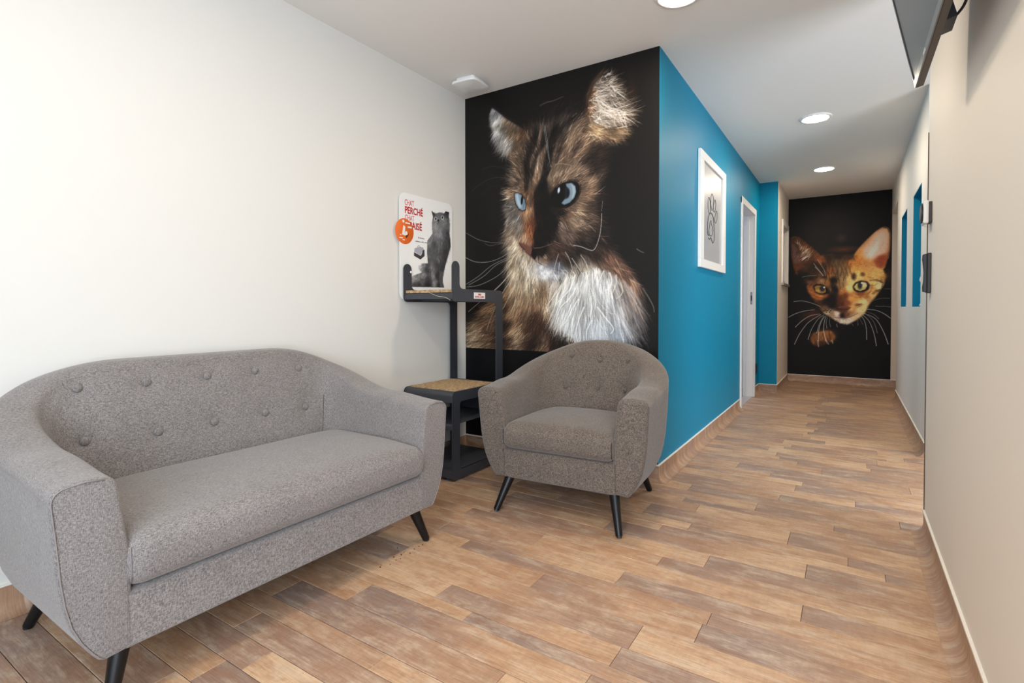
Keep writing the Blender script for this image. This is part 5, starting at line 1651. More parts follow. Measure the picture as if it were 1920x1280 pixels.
# whiskers
for w0_, c_, pts in [(1.6,(150,148,146),[(-2.323,1.549),(-2.211,1.493),(-2.096,1.464),(-1.958,1.452)]),(1.2,(120,118,116),[(-2.153,1.46),(-2.11,1.443),(-2.04,1.449),(-1.958,1.452)]),(1.6,(190,188,186),[(-2.324,1.372),(-2.235,1.337),(-2.119,1.332),(-2.018,1.356),(-1.942,1.393)]),(1.6,(190,188,186),[(-2.319,1.181),(-2.211,1.234),(-2.096,1.305),(-1.963,1.353)]),(1.5,(190,188,186),[(-2.295,1.175),(-2.165,1.233),(-2.063,1.303),(-1.963,1.34)]),(1.5,(190,188,186),[(-2.319,1.161),(-2.2,1.173),(-2.051,1.229),(-1.947,1.303)]),(1.7,(200,192,182),[(-2.301,0.984),(-2.188,1.06),(-2.051,1.151),(-1.931,1.252)]),(1.8,(226,214,196),[(-2.083,1.124),(-2.007,1.182),(-1.931,1.261),(-1.888,1.304)]),(1.8,(226,214,196),[(-2.012,1.105),(-1.947,1.19),(-1.888,1.26),(-1.856,1.312)]),(1.5,(216,204,186),[(-2.007,0.999),(-1.941,1.108),(-1.899,1.197),(-1.856,1.285)]),(1.4,(206,192,172),[(-1.914,1.026),(-1.888,1.125),(-1.856,1.223)]),(1.4,(206,186,156),[(-2.14,0.854),(-2.108,0.934),(-2.063,1.018)]),(1.4,(150,140,126),[(-2.108,0.869),(-2.074,0.944),(-2.04,0.99)]),(2.2,(214,212,210),[(-1.469,1.404),(-1.415,1.391),(-1.366,1.37),(-1.334,1.365),(-1.312,1.393),(-1.291,1.456),(-1.28,1.537),(-1.279,1.585)]),(1.3,(150,146,142),[(-1.273,1.659),(-1.276,1.629),(-1.28,1.599)]),(2.0,(214,210,204),[(-1.527,1.366),(-1.499,1.321),(-1.48,1.269),(-1.475,1.227)]),(2.0,(222,220,216),[(-1.48,1.324),(-1.433,1.259),(-1.378,1.182),(-1.333,1.099),(-1.271,1.017),(-1.219,0.978),(-1.19,0.975),(-1.181,0.957)]),(1.8,(214,210,204),[(-1.42,1.34),(-1.388,1.298),(-1.365,1.248)]),(1.8,(205,205,208),[(-1.575,1.354),(-1.594,1.3),(-1.613,1.232)]),(1.5,(205,205,208),[(-1.567,1.303),(-1.573,1.248),(-1.572,1.196)]),(1.2,(150,130,118),[(-1.434,1.521),(-1.389,1.526),(-1.33,1.536)]),(1.3,(140,132,124),[(-1.753,1.404),(-1.702,1.405),(-1.623,1.423)]),(1.2,(150,140,132),[(-1.609,1.442),(-1.584,1.427),(-1.56,1.419)]),(1.3,(170,166,160),[(-1.059,1.356),(-1.039,1.342),(-1.015,1.33)]),(1.3,(150,160,162),[(-1.674,2.187),(-1.655,2.077),(-1.643,1.978),(-1.634,1.918)]),(1.2,(150,160,162),[(-1.68,2.167),(-1.661,2.056),(-1.645,1.968)]),(1.4,(176,160,140),[(-1.6,1.927),(-1.552,1.926),(-1.481,1.903)]),(1.0,(80,78,76),[(-2.27,1.84),(-2.153,1.895),(-2.054,1.907),(-1.945,1.888)]),(1.0,(74,72,70),[(-2.182,1.98),(-2.068,1.985),(-1.931,1.939)]),(1.0,(56,54,52),[(-2.182,1.8),(-2.11,1.844),(-2.026,1.85)]),(1.2,(120,110,100),[(-2.02,1.823),(-1.972,1.826),(-1.918,1.809)]),(1.0,(100,92,84),[(-1.44,1.511),(-1.377,1.521),(-1.33,1.536)])]:
    P1.line(pts, c_, w0_, w0_ * 0.55, 0.9)

P1.tone(1.3, 0.80)
mural = print_sheet('cat_mural', 'y', YM - 0.0004, YM - 0.0022, MU[0], MU[1], MU[2], MU[3], P1.result(1.12), print_mat('mural_print', 0.45, 0.25))
tag(mural, 'wall-high photo mural of a long-haired tabby cat with blue eyes behind the armchair', 'mural')

# ---------------------------------------------------------------- spotted kitten mural at the corridor end
KU = (X2 + 0.009, XC - 0.0005, 0.105, ZC - 0.0005)
P2 = Painter(KU[0], KU[1], KU[2], KU[3], 260, 536, (13, 11, 12), 9)
P2.ellipse((-0.284,2.002), 0.30, 0.42, (34, 30, 29), 0, 60, 0.8)
P2.ellipse((-0.113,1.923), 0.045, 0.04, (70, 52, 44), 0, 16, 0.8)
P2.ellipse((-0.085,1.776), 0.11, 0.028, (130, 66, 26), 0, 14, 0.75)
P2.ellipse((-0.439,0.921), 0.09, 0.05, (120, 56, 26), 20, 26, 0.7)
P2.ellipse((0.392,1.412), 0.05, 0.07, (95, 48, 20), 0, 18, 0.6)
HK = [(-0.655,1.879,70,42,24,-0.012,0.031),(-0.503,1.827,110,64,30,0.018,0.024),(-0.559,1.701,90,56,34,0.038,0.032),(-0.409,1.651,96,56,28,0.019,0.033),(-0.614,1.531,100,54,26,-0.027,-0.021),(-0.463,1.546,74,44,24,-0.023,0.023),(-0.335,1.647,150,84,36,0.007,0.029),(0.172,1.825,190,130,72,0.01,0.024),(0.304,1.957,200,150,100,0.007,0.016),(0.106,1.687,205,140,62,0.016,0.027),(0.242,1.578,200,136,72,0.023,0.015),(0.341,1.614,160,84,44,0.013,0.011),(0.207,1.742,205,170,140,0.009,0.02),(-0.28,1.644,70,44,24,-0.004,0.038),(-0.209,1.662,84,54,28,-0.002,0.042),(-0.102,1.656,150,110,60,0.001,0.042),(-0.014,1.652,170,120,60,0.006,0.037),(-0.189,1.514,96,62,34,-0.004,0.042),(-0.101,1.511,196,150,92,0.0,0.041),(-0.013,1.507,206,160,96,0.007,0.037),(0.09,1.565,214,160,80,0.013,0.032),(0.209,1.478,222,176,96,0.02,0.024),(0.31,1.414,214,166,88,0.026,0.008),(-0.099,1.365,150,104,52,0.0,0.038),(-0.029,1.343,220,184,120,0.007,0.033),(0.023,1.382,226,186,112,0.01,0.029),(0.126,1.4,236,198,130,0.013,0.02),(0.228,1.336,240,208,140,0.023,0.012),(0.311,1.294,200,150,80,0.023,-0.005),(0.245,1.214,230,186,110,0.021,-0.016),(0.179,1.154,220,170,96,0.017,-0.02),(0.077,1.155,226,174,96,0.01,-0.025),(-0.26,1.433,110,72,36,-0.012,0.034),(-0.351,1.436,84,52,28,-0.023,0.026),(-0.462,1.397,60,38,22,-0.026,0.013),(-0.278,1.349,84,54,28,-0.014,0.026),(-0.406,1.331,96,60,30,-0.026,0.009),(-0.461,1.247,110,64,26,-0.026,-0.008),(-0.386,1.16,140,84,34,-0.022,-0.021),(-0.276,1.127,70,40,20,-0.014,-0.029),(-0.478,1.14,40,24,16,-0.023,-0.017),(-0.348,1.075,80,48,24,-0.018,-0.025),(-0.204,1.221,40,22,12,0.0,-0.033),(-0.185,1.074,30,16,10,0.0,-0.029),(-0.098,1.24,120,68,34,0.0,-0.033),(-0.062,1.157,146,84,42,0.004,-0.038),(-0.096,1.074,130,72,38,0.0,-0.033),(-0.009,1.094,160,100,50,0.007,-0.033),(0.025,1.218,210,150,80,0.01,-0.025),(0.044,1.032,196,140,74,0.017,-0.025),(0.129,1.032,214,176,120,0.021,-0.021),(-0.274,0.98,170,132,90,-0.018,-0.022),(-0.202,0.948,200,180,156,-0.01,-0.025),(-0.147,0.865,200,190,178,-0.004,-0.029),(-0.041,0.845,206,196,186,0.003,-0.029),(0.045,0.929,206,186,158,0.014,-0.025),(0.113,0.929,190,150,104,0.018,-0.02),(-0.025,0.929,120,84,60,0.004,-0.021),(-0.095,0.907,90,62,46,0.001,-0.021)]
EL2 = [(-0.704,1.959),(-0.656,1.988),(-0.589,1.961),(-0.475,1.846),(-0.373,1.744),(-0.308,1.635),(-0.389,1.522),(-0.538,1.474),(-0.617,1.466),(-0.662,1.576),(-0.689,1.729)]
P2.under(EL2, HK, 3)
P2.fill([(-0.685,1.914),(-0.646,1.879),(-0.587,1.746),(-0.558,1.636),(-0.644,1.619),(-0.674,1.75)], (112, 82, 80), 5, 0.85)
P2.strokes(EL2, HK, 1400, 6, 1.0, 0.8, 0.3)
P2.strokes([(-0.617,1.898),(-0.522,1.806),(-0.465,1.696),(-0.502,1.634),(-0.577,1.659)], HK, 130, 3, 1.2, 0.9, 0.2, tint=(196, 172, 150), lenk=1.7)
P2.line([(-0.695,1.964),(-0.637,1.982),(-0.561,1.933),(-0.457,1.828),(-0.363,1.729),(-0.302,1.62)], (150, 84, 34), 4, 4, 0.7)
ER2 = [(0.02,1.687),(0.071,1.771),(0.171,1.89),(0.254,1.981),(0.328,2.03),(0.385,2.015),(0.406,1.94),(0.404,1.77),(0.393,1.651),(0.361,1.523),(0.309,1.455),(0.175,1.541)]
P2.under(ER2, HK, 3)
P2.fill([(0.114,1.686),(0.147,1.807),(0.238,1.922),(0.32,1.996),(0.378,1.976),(0.39,1.851),(0.381,1.712),(0.307,1.676),(0.208,1.62)], (214, 184, 168), 8, 0.85)
P2.fill([(0.241,1.619),(0.307,1.676),(0.373,1.672),(0.35,1.533),(0.292,1.506)], (150, 66, 38), 7, 0.85)
P2.fill([(0.174,1.683),(0.239,1.821),(0.305,1.897),(0.281,1.758),(0.208,1.641)], (222, 204, 196), 6, 0.7)
P2.strokes(ER2, HK, 700, 4, 1.0, 0.5, 0.2, lenk=0.7)
P2.line([(0.037,1.695),(0.105,1.809),(0.205,1.924),(0.304,2.018),(0.369,2.028),(0.405,1.965),(0.406,1.77),(0.39,1.632)], (190, 128, 66), 3, 3, 0.7)
HEAD2 = [(-0.372,1.712),(-0.245,1.727),(-0.102,1.715),(0.02,1.702),(0.14,1.624),(0.242,1.538),(0.342,1.494),(0.376,1.412),(0.344,1.293),(0.279,1.173),(0.197,1.052),(0.156,0.95),(0.08,0.868),(-0.023,0.8),(-0.111,0.813),(-0.201,0.875),(-0.292,0.937),(-0.385,1.065),(-0.47,1.193),(-0.508,1.312),(-0.594,1.422),(-0.614,1.509),(-0.483,1.611)]
HH = [(-0.264,1.673,60,40,25,-0.007,0.021),(-0.138,1.696,50,34,22,-0.002,0.022),(-0.025,1.675,70,46,28,0.002,0.022),(-0.329,1.646,150,80,35,-0.009,0.021),(-0.289,1.584,90,55,28,-0.009,0.021),(-0.162,1.594,120,90,55,-0.003,0.022),(-0.098,1.517,150,115,70,-0.001,0.022),(-0.16,1.46,130,100,64,-0.005,0.022),(-0.097,1.369,150,118,76,-0.001,0.023),(-0.121,1.296,160,120,72,-0.005,0.022),(0.0,1.586,190,120,55,0.004,0.022),(0.073,1.627,205,130,55,0.007,0.02),(0.05,1.511,225,160,75,0.007,0.02),(0.147,1.536,205,140,70,0.01,0.018),(0.219,1.505,215,160,90,0.012,0.015),(0.291,1.444,220,170,95,0.014,0.013),(0.338,1.386,190,140,75,0.015,0.01),(0.1,1.422,240,195,115,0.01,0.017),(-0.01,1.367,240,200,125,0.006,0.021),(-0.015,1.264,245,205,130,0.009,0.02),(0.173,1.376,225,170,90,0.013,0.014),(0.221,1.332,230,180,105,0.015,0.011),(0.245,1.245,215,160,85,0.017,0.006),(0.292,1.273,235,205,150,0.017,0.007),(0.316,1.215,180,130,70,0.018,0.004),(0.102,1.189,150,85,35,0.017,0.007),(0.054,1.132,215,150,75,0.018,0.002),(0.175,1.16,170,110,50,0.018,0.002),(0.222,1.173,225,180,110,0.018,0.004),(0.151,1.087,235,200,140,0.018,-0.002),(0.199,1.101,190,150,95,0.018,-0.001),(0.103,1.073,240,200,130,0.018,-0.004),(0.055,1.044,225,170,100,0.017,-0.009),(-0.095,1.222,190,120,55,-0.003,0.022),(-0.07,1.162,120,62,30,0.006,0.021),(-0.132,1.133,100,50,25,-0.018,0.006),(-0.044,1.074,135,75,40,0.013,-0.016),(-0.094,1.074,95,48,28,-0.006,-0.021),(0.005,1.132,225,150,70,0.018,0.003),(-0.198,1.372,30,18,12,-0.009,0.02),(-0.184,1.253,25,15,10,-0.013,0.017),(-0.195,1.134,20,12,8,-0.019,0.003),(-0.247,1.224,40,24,14,-0.017,0.011),(-0.259,1.105,18,12,8,-0.019,-0.002),(-0.207,1.045,30,18,12,-0.017,-0.01),(-0.236,1.433,170,110,50,-0.01,0.02),(-0.224,1.492,150,90,40,-0.008,0.021),(-0.301,1.435,60,38,24,-0.012,0.018),(-0.261,1.344,150,100,50,-0.014,0.017),(-0.215,1.239,150,105,70,-0.016,0.013),(-0.339,1.421,110,75,50,-0.014,0.017),(-0.326,1.376,150,110,75,-0.015,0.015),(-0.405,1.438,60,38,22,-0.015,0.016),(-0.457,1.41,45,28,18,-0.017,0.013),(-0.524,1.442,30,20,14,-0.017,0.013),(-0.457,1.349,110,70,35,-0.018,0.011),(-0.469,1.289,150,90,40,-0.019,0.008),(-0.442,1.227,160,95,38,-0.02,0.006),(-0.402,1.166,185,110,45,-0.02,0.003),(-0.337,1.158,210,130,55,-0.019,0.003),(-0.285,1.18,150,90,40,-0.019,0.006),(-0.428,1.121,80,45,22,-0.02,0.0),(-0.349,1.075,70,40,22,-0.02,-0.003),(-0.297,1.09,40,24,14,-0.02,-0.003),(-0.482,1.167,40,24,14,-0.02,0.003),(-0.523,1.32,30,19,13,-0.019,0.009),(-0.578,1.413,20,14,12,-0.018,0.011),(-0.393,1.559,50,32,20,-0.013,0.018),(-0.327,1.526,60,38,24,-0.012,0.019),(-0.458,1.531,60,38,24,-0.015,0.016),(-0.512,1.564,70,45,28,-0.015,0.016),(-0.297,1.0,110,80,55,-0.017,-0.01),(-0.258,0.955,190,165,135,-0.015,-0.014),(-0.206,0.925,150,120,95,-0.012,-0.018),(-0.155,0.941,225,210,190,-0.009,-0.02),(-0.142,0.881,190,170,150,-0.006,-0.021),(-0.092,0.837,210,195,180,0.0,-0.022),(-0.017,0.853,215,200,180,0.005,-0.021),(0.056,0.913,215,185,140,0.012,-0.018),(0.104,0.986,235,200,140,0.016,-0.011),(0.019,0.956,170,120,80,0.011,-0.017),(-0.043,0.926,120,75,50,0.005,-0.021),(-0.092,0.911,40,22,15,-0.001,-0.022),(-0.143,1.0,60,34,22,-0.01,-0.019),(0.006,1.0,220,165,95,0.013,-0.016)]
P2.under(HEAD2, HH, 4)
P2.fill([(-0.224,1.433),(-0.192,1.417),(-0.165,1.312),(-0.139,1.237),(-0.157,1.149),(-0.163,1.037),(-0.194,1.015),(-0.259,1.06),(-0.285,1.105),(-0.253,1.164),(-0.211,1.224),(-0.207,1.313)], (22, 13, 9), 7, 0.85)
P2.strokes(HEAD2, HH, 9000, 10, 1.0, 0.6, 0.22, clump=0.15)
for pl_, c_ in [([(-0.227,1.684),(-0.235,1.6),(-0.207,1.536),(-0.221,1.453)],(34,22,16)),([(-0.173,1.685),(-0.186,1.598),(-0.157,1.513),(-0.171,1.43),(-0.152,1.346)],(30,20,14)),([(-0.116,1.678),(-0.126,1.595),(-0.104,1.511),(-0.117,1.428)],(36,24,18)),([(-0.07,1.671),(-0.08,1.572),(-0.058,1.488),(-0.068,1.385)],(32,22,16)),([(-0.022,1.669),(-0.038,1.591),(-0.02,1.508)],(40,26,18)),([(-0.135,1.408),(-0.127,1.324),(-0.116,1.262)],(60,38,22)),([(-0.088,1.344),(-0.081,1.282)],(60,38,22)),([(0.022,1.455),(0.036,1.423),(0.023,1.382)],(60,36,20)),([(0.111,1.466),(0.129,1.437)],(80,50,26)),([(-0.278,1.433),(-0.285,1.37),(-0.296,1.328)],(30,18,12)),([(0.244,1.366),(0.294,1.35),(0.335,1.323)],(30,18,12)),([(0.239,1.184),(0.27,1.214),(0.312,1.243)],(40,24,14)),([(0.228,1.316),(0.212,1.235),(0.179,1.185)],(90,56,30)),([(-0.372,1.649),(-0.39,1.607)],(20,14,12)),([(-0.298,1.603),(-0.279,1.518),(-0.252,1.454)],(24,16,12)),([(0.044,1.032),(0.078,1.053),(0.121,1.063)],(90,56,34)),([(0.027,1.001),(0.061,1.016),(0.104,1.028)],(90,56,34)),([(-0.274,1.001),(-0.238,1.011)],(50,30,20)),([(-0.283,0.965),(-0.247,0.973)],(50,30,20)),([(-0.443,1.332),(-0.48,1.294)],(24,16,12)),([(-0.423,1.182),(-0.367,1.15),(-0.294,1.142)],(50,28,14)),([(0.008,1.177),(0.043,1.145),(0.111,1.145)],(120,76,36)),([(-0.245,1.706),(-0.262,1.643),(-0.24,1.558),(-0.25,1.475),(-0.238,1.39)],(22,14,10)),([(-0.199,1.64),(-0.208,1.557),(-0.185,1.451)],(24,16,12)),([(-0.146,1.638),(-0.14,1.554),(-0.149,1.45),(-0.131,1.366)],(28,18,12)),([(-0.095,1.635),(-0.101,1.552),(-0.079,1.448),(-0.085,1.365)],(34,22,14)),([(-0.049,1.633),(-0.052,1.53),(-0.037,1.426)],(36,22,14)),([(-0.005,1.59),(-0.013,1.507),(0.002,1.445)],(44,28,18)),([(0.011,1.682),(0.038,1.629)],(40,26,16)),([(-0.324,1.668),(-0.316,1.583),(-0.334,1.499)],(20,13,10)),([(0.31,1.374),(0.335,1.333),(0.328,1.273)],(28,16,10)),([(0.262,1.234),(0.304,1.213)],(40,24,14)),([(0.176,1.419),(0.202,1.398),(0.244,1.392)],(110,70,34)),([(-0.406,1.416),(-0.37,1.436),(-0.315,1.413)],(26,16,10)),([(-0.462,1.439),(-0.481,1.376)],(22,14,10)),([(-0.224,1.348),(-0.208,1.263),(-0.222,1.18)],(18,10,7))]:
    P2.line(pl_, c_, 10, 4.0, 0.7)
for c_, rx_, ry_, k_ in (((0.03,1.417), 0.026, 0.046, (48, 28, 16)), ((0.126,1.443), 0.026, 0.026, (110, 62, 30)), ((0.085,1.051), 0.036, 0.014, (96, 56, 30))):
    P2.ellipse(c_, rx_, ry_, k_, 0, 6, 0.85)
P2.line([(0.199,1.361),(0.268,1.368),(0.309,1.35),(0.344,1.326)], (24, 13, 8), 8, 5, 0.85)
P2.line([(0.225,1.185),(0.263,1.23),(0.314,1.244)], (34, 19, 11), 9, 6, 0.85)
P2.line([(0.2,1.303),(0.245,1.295),(0.292,1.327)], (110, 66, 32), 6, 4, 0.6)
P2.line([(0.102,1.197),(0.174,1.191),(0.234,1.231)], (120, 70, 32), 8, 4, 0.6)
P2.strokes(HEAD2, HH, 3200, 6, 1.0, 0.55, 0.35, clump=0.2)
for dots in ([(-0.296,0.97),(-0.27,0.955),(-0.258,0.976),(-0.238,0.955),(-0.226,0.973),(-0.277,0.982),(-0.245,0.991)],):
    for d_ in dots: P2.ellipse(d_, 0.010, 0.008, (50, 30, 20), 0, 2, 0.8)
# eyes
P2.fill([(-0.425,1.303),(-0.391,1.335),(-0.313,1.327),(-0.261,1.278),(-0.245,1.215),(-0.292,1.192),(-0.35,1.193),(-0.4,1.224)], (20, 12, 8), 3, 0.95)
P2.fill([(-0.409,1.299),(-0.375,1.317),(-0.315,1.309),(-0.279,1.27),(-0.276,1.225),(-0.312,1.207),(-0.356,1.211),(-0.393,1.239)], (146, 112, 54), 1.5)
P2.ellipse((-0.366,1.241), 0.034, 0.018, (190, 150, 80), 0, 5, 0.8)
P2.ellipse((-0.322,1.268), 0.030, 0.036, (44, 44, 46), 0, 4, 0.95)
P2.ellipse((-0.299,1.285), 0.011, 0.011, (225, 232, 238), 0, 1.5)
P2.fill([(0.021,1.29),(0.047,1.342),(0.11,1.367),(0.175,1.356),(0.207,1.309),(0.193,1.249),(0.141,1.218),(0.075,1.216),(0.033,1.243)], (26, 14, 8), 3, 0.95)
P2.fill([(0.035,1.288),(0.062,1.329),(0.113,1.348),(0.163,1.336),(0.178,1.298),(0.157,1.252),(0.104,1.233),(0.058,1.248)], (186, 174, 112), 1.5)
P2.ellipse((0.128,1.311), 0.042, 0.034, (206, 200, 172), 0, 5, 0.75)
P2.ellipse((0.097,1.303), 0.024, 0.050, (38, 38, 32), 0, 4, 0.9)
P2.ellipse((0.12,1.331), 0.012, 0.010, (240, 240, 236), 0, 1.5)
# nose and mouth
P2.fill([(-0.159,1.027),(-0.106,1.041),(-0.044,1.041),(0.001,1.027),(-0.018,0.991),(-0.061,0.944),(-0.105,0.95),(-0.143,0.985)], (96, 50, 34), 4, 0.85)
P2.line([(-0.164,1.03),(-0.143,1.003),(-0.087,0.985),(-0.021,0.997),(0.001,1.021)], (52, 26, 18), 5, 5, 0.8)
P2.line([(-0.136,1.018),(-0.093,1.024),(-0.031,1.024)], (186, 124, 86), 5, 3, 0.5)
P2.line([(-0.085,0.947),(-0.087,0.9),(-0.127,0.878),(-0.18,0.887)], (34, 19, 14), 7, 3, 0.75)
P2.line([(-0.087,0.9),(-0.042,0.882),(0.019,0.906),(0.08,0.945)], (60, 36, 26), 6, 3, 0.6)
PAW2 = [(-0.446,0.615),(-0.409,0.68),(-0.335,0.697),(-0.272,0.715),(-0.208,0.706),(-0.172,0.644),(-0.189,0.581),(-0.252,0.551),(-0.306,0.513),(-0.38,0.5),(-0.432,0.551)]
HP2 = [(-0.408,0.605,120,76,40,-0.011,-0.03),(-0.344,0.639,150,100,54,-0.007,-0.03),(-0.271,0.663,140,92,50,0.004,-0.03),(-0.208,0.643,120,72,36,0.011,-0.025),(-0.362,0.543,84,50,28,-0.007,-0.026),(-0.252,0.572,96,58,32,0.007,-0.025)]
P2.under(PAW2, HP2, 4)
P2.strokes(PAW2, HP2, 1500, 5, 1.0, 0.8, 0.35)
for c_ in [(-0.408,0.605),(-0.339,0.641),(-0.274,0.67),(-0.206,0.642)]:
    P2.ellipse(c_, 0.052, 0.07, (150, 96, 48), 0, 14, 0.45)
P2.line([(-0.377,0.667),(-0.368,0.607),(-0.373,0.561)], (40, 22, 14), 7, 4, 0.7)
P2.line([(-0.309,0.684),(-0.303,0.624),(-0.286,0.579)], (40, 22, 14), 7, 4, 0.7)
P2.line([(-0.24,0.701),(-0.232,0.641),(-0.218,0.596)], (40, 22, 14), 6, 4, 0.7)
for pl_ in ([(-0.368,0.584),(-0.365,0.539),(-0.357,0.486)], [(-0.28,0.594),(-0.26,0.553),(-0.238,0.524)], [(-0.213,0.585),(-0.2,0.56),(-0.195,0.537)]):
    P2.line(pl_, (236, 226, 214), 8, 4, 0.9)
for w0_, c_, pts in [(2.2,(190,190,190),[(-0.658,1.098),(-0.553,1.106),(-0.44,1.075),(-0.338,1.028)]),(2.2,(205,205,205),[(-0.728,0.876),(-0.628,0.935),(-0.514,0.972),(-0.406,0.986)]),(2.1,(200,200,200),[(-0.636,0.746),(-0.551,0.839),(-0.458,0.904),(-0.343,0.931)]),(2.2,(205,205,205),[(-0.643,0.511),(-0.578,0.665),(-0.475,0.818),(-0.332,0.922)]),(2.0,(190,190,190),[(-0.483,0.582),(-0.437,0.733),(-0.365,0.862),(-0.301,0.916)]),(2.2,(215,215,215),[(-0.362,0.564),(-0.359,0.692),(-0.331,0.82),(-0.283,0.906)]),(2.2,(215,215,215),[(-0.27,0.567),(-0.299,0.694),(-0.295,0.821),(-0.273,0.895)]),(1.9,(180,180,180),[(-0.381,0.67),(-0.349,0.799),(-0.301,0.905)]),(1.7000000000000002,(160,160,160),[(-0.263,0.737),(-0.273,0.821),(-0.259,0.885)]),(1.7000000000000002,(150,150,150),[(-0.222,0.759),(-0.237,0.822),(-0.233,0.874)]),(1.7000000000000002,(160,160,160),[(-0.143,0.76),(-0.154,0.781),(-0.15,0.806)]),(2.2,(210,210,210),[(0.422,0.88),(0.348,0.941),(0.265,0.981),(0.164,0.995)]),(2.2,(215,215,215),[(0.401,0.551),(0.35,0.71),(0.266,0.87),(0.147,0.94)]),(2.2,(205,205,205),[(0.278,0.526),(0.251,0.687),(0.199,0.838),(0.127,0.925)]),(2.2,(200,200,200),[(0.176,0.603),(0.17,0.746),(0.148,0.848),(0.11,0.913)]),(1.7000000000000002,(150,150,150),[(0.288,0.688),(0.249,0.829),(0.175,0.926)]),(1.7000000000000002,(140,140,140),[(0.302,0.87),(0.248,0.926),(0.181,0.958)]),(1.6,(120,120,120),[(0.081,0.781),(0.077,0.837),(0.066,0.878)]),(1.6,(120,120,120),[(0.132,0.797),(0.111,0.847),(0.093,0.884)]),(1.7000000000000002,(140,140,140),[(0.425,1.022),(0.347,1.032),(0.264,1.032)]),(1.6,(120,120,120),[(0.411,1.131),(0.329,1.132),(0.247,1.109)]),(1.6,(110,110,110),[(0.418,1.247),(0.394,1.252),(0.344,1.249)]),(1.6,(120,120,120),[(0.029,0.78),(0.011,0.805),(-0.003,0.821)]),(1.7000000000000002,(170,170,170),[(-0.423,1.609),(-0.371,1.532),(-0.306,1.439)]),(1.7000000000000002,(170,170,170),[(-0.381,1.66),(-0.335,1.583),(-0.297,1.497),(-0.289,1.434)]),(1.6,(150,150,150),[(-0.556,1.43),(-0.481,1.444),(-0.388,1.446)]),(1.6,(190,190,190),[(-0.408,1.565),(-0.348,1.489),(-0.311,1.435)])]:
    P2.line(pts, c_, w0_, w0_ * 0.5, 0.85)
P2.tone(1.22, 0.82)
m2_ = print_sheet('kitten_mural', 'y', YF - 0.0004, YF - 0.0022, KU[0], KU[1], KU[2], KU[3], P2.result(1.9), print_mat('kitten_print', 0.5, 0.2))
tag(m2_, 'wall-high photo mural of an orange spotted kitten at the end of the corridor', 'mural')

# ---------------------------------------------------------------- sitting grey cat printed on the card
CU = (2.395, 2.790, 1.098, 1.665)
CW = (230, 230, 229)
P3 = Painter(CU[0], CU[1], CU[2], CU[3], 150, 222, CW, 12)
HG = [(2.61,1.623,60,60,63,0.0,0.008),(2.68,1.634,96,96,99,0.0,0.009),(2.757,1.659,40,40,43,0.0,0.009),(2.762,1.633,60,60,63,0.007,0.007),(2.62,1.579,120,120,123,-0.008,-0.005),(2.66,1.611,110,110,113,0.0,0.006),(2.68,1.587,110,110,113,0.004,-0.006),(2.731,1.594,120,120,123,0.012,-0.002),(2.762,1.599,100,100,103,0.011,-0.003),(2.639,1.548,150,150,153,-0.006,-0.01),(2.69,1.555,120,120,123,0.002,-0.009),(2.741,1.548,90,90,93,0.009,-0.008),(2.679,1.507,130,130,133,0.0,-0.013),(2.72,1.512,90,90,93,0.005,-0.013),(2.762,1.517,64,64,67,0.006,-0.013),(2.619,1.474,110,110,113,-0.005,-0.016),(2.571,1.429,110,110,113,-0.006,-0.016),(2.619,1.421,80,80,83,0.0,-0.016),(2.679,1.44,96,96,99,0.0,-0.016),(2.741,1.447,70,70,73,0.006,-0.016),(2.778,1.451,50,50,53,0.006,-0.016),(2.58,1.365,96,96,99,-0.004,-0.016),(2.639,1.37,84,84,87,0.0,-0.016),(2.689,1.348,70,70,73,0.0,-0.016),(2.741,1.366,56,56,59,0.002,-0.017),(2.599,1.288,110,110,113,0.0,-0.014),(2.649,1.291,70,70,73,0.0,-0.014),(2.709,1.282,60,60,63,0.0,-0.015),(2.609,1.223,130,130,133,0.0,-0.012),(2.648,1.225,50,50,53,0.0,-0.012),(2.694,1.221,80,80,83,0.0,-0.012),(2.628,1.171,130,130,133,0.0,-0.006),(2.694,1.167,84,84,87,0.0,-0.007),(2.663,1.159,40,40,43,0.0,-0.006),(2.523,1.283,120,120,123,-0.013,-0.005),(2.485,1.274,190,190,193,-0.012,-0.004),(2.551,1.259,60,60,63,-0.011,-0.006),(2.561,1.292,70,70,73,-0.012,-0.006),(2.522,1.225,120,120,123,-0.013,-0.006),(2.467,1.209,130,130,133,-0.013,-0.004),(2.422,1.188,150,150,153,-0.013,-0.003),(2.43,1.157,60,60,63,-0.009,-0.004),(2.504,1.179,80,80,83,-0.012,-0.004),(2.56,1.194,56,56,59,-0.007,-0.006),(2.56,1.155,36,36,39,-0.007,-0.002),(2.485,1.153,50,50,53,-0.007,-0.003),(2.408,1.169,110,110,113,-0.007,-0.003)]
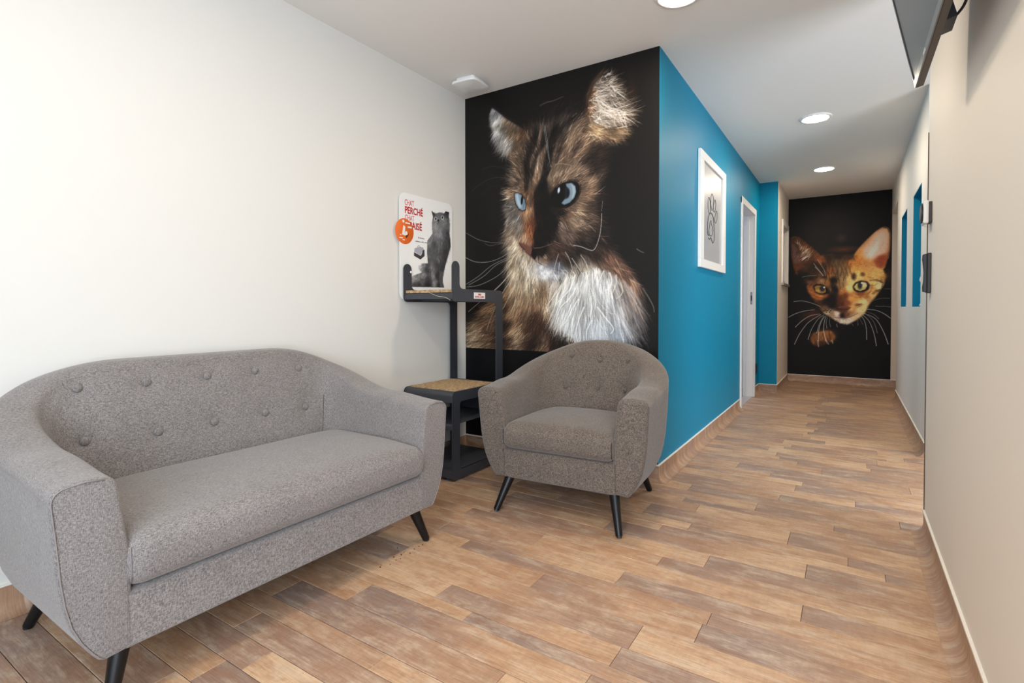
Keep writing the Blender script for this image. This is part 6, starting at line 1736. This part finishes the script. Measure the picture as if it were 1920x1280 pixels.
B3 = [(2.402,1.146),(2.398,1.181),(2.417,1.21),(2.458,1.224),(2.508,1.24),(2.476,1.26),(2.472,1.279),(2.504,1.296),(2.561,1.302),(2.59,1.274),(2.639,1.251),(2.658,1.186),(2.638,1.152),(2.522,1.148)]
P3.under(B3, HG, 2)
P3.strokes(B3, HG, 1800, 6, 1.0, 0.7, 0.3)
B4 = [(2.604,1.577),(2.612,1.61),(2.598,1.644),(2.635,1.634),(2.68,1.648),(2.723,1.648),(2.763,1.69),(2.775,1.671),(2.773,1.634),(2.783,1.581),(2.778,1.519),(2.793,1.439),(2.762,1.367),(2.726,1.277),(2.709,1.215),(2.709,1.188),(2.722,1.151),(2.601,1.149),(2.591,1.183),(2.575,1.26),(2.561,1.311),(2.554,1.376),(2.558,1.447),(2.606,1.498),(2.602,1.544)]
P3.under(B4, HG, 1)
P3.strokes(B4, HG, 4200, 8, 1.0, 0.75, 0.30)
for c_, w_, pl_ in [((20,20,23),3,[(2.589,1.248),(2.587,1.209),(2.595,1.157)]),((26,26,29),4,[(2.659,1.285),(2.662,1.226),(2.666,1.159)]),((30,30,33),2,[(2.602,1.644),(2.62,1.621)]),((24,24,27),4,[(2.763,1.684),(2.754,1.658),(2.739,1.639)]),((200,200,203),2,[(2.625,1.583),(2.645,1.592)]),((40,40,43),2,[(2.662,1.588),(2.665,1.575),(2.649,1.564)]),((210,210,213),2,[(2.721,1.603),(2.695,1.603)]),((20,20,23),2.5,[(2.408,1.146),(2.522,1.148),(2.599,1.15)]),((170,170,173),2,[(2.609,1.18),(2.619,1.168),(2.615,1.154)]),((60,60,63),2,[(2.638,1.178),(2.64,1.155)])]:
    P3.line(pl_, c_, w_, w_ * 0.7, 0.8)
for c_ in [(2.638,1.598),(2.703,1.616)]:
    P3.ellipse(c_, 0.0135, 0.0125, (225, 225, 222), 0, 1)
    P3.ellipse(c_, 0.0085, 0.0095, (20, 20, 22), 0, 1)
P3.ellipse((2.662,1.591), 0.010, 0.007, (25, 25, 27), 0, 1)
cp = print_sheet('cat_print', 'x', QX + 0.00005, QX + 0.0002, CU[0], CU[1], CU[2], CU[3], P3.result(1.12), print_mat('card_print', 0.45, 0.3))
ppart(cp)
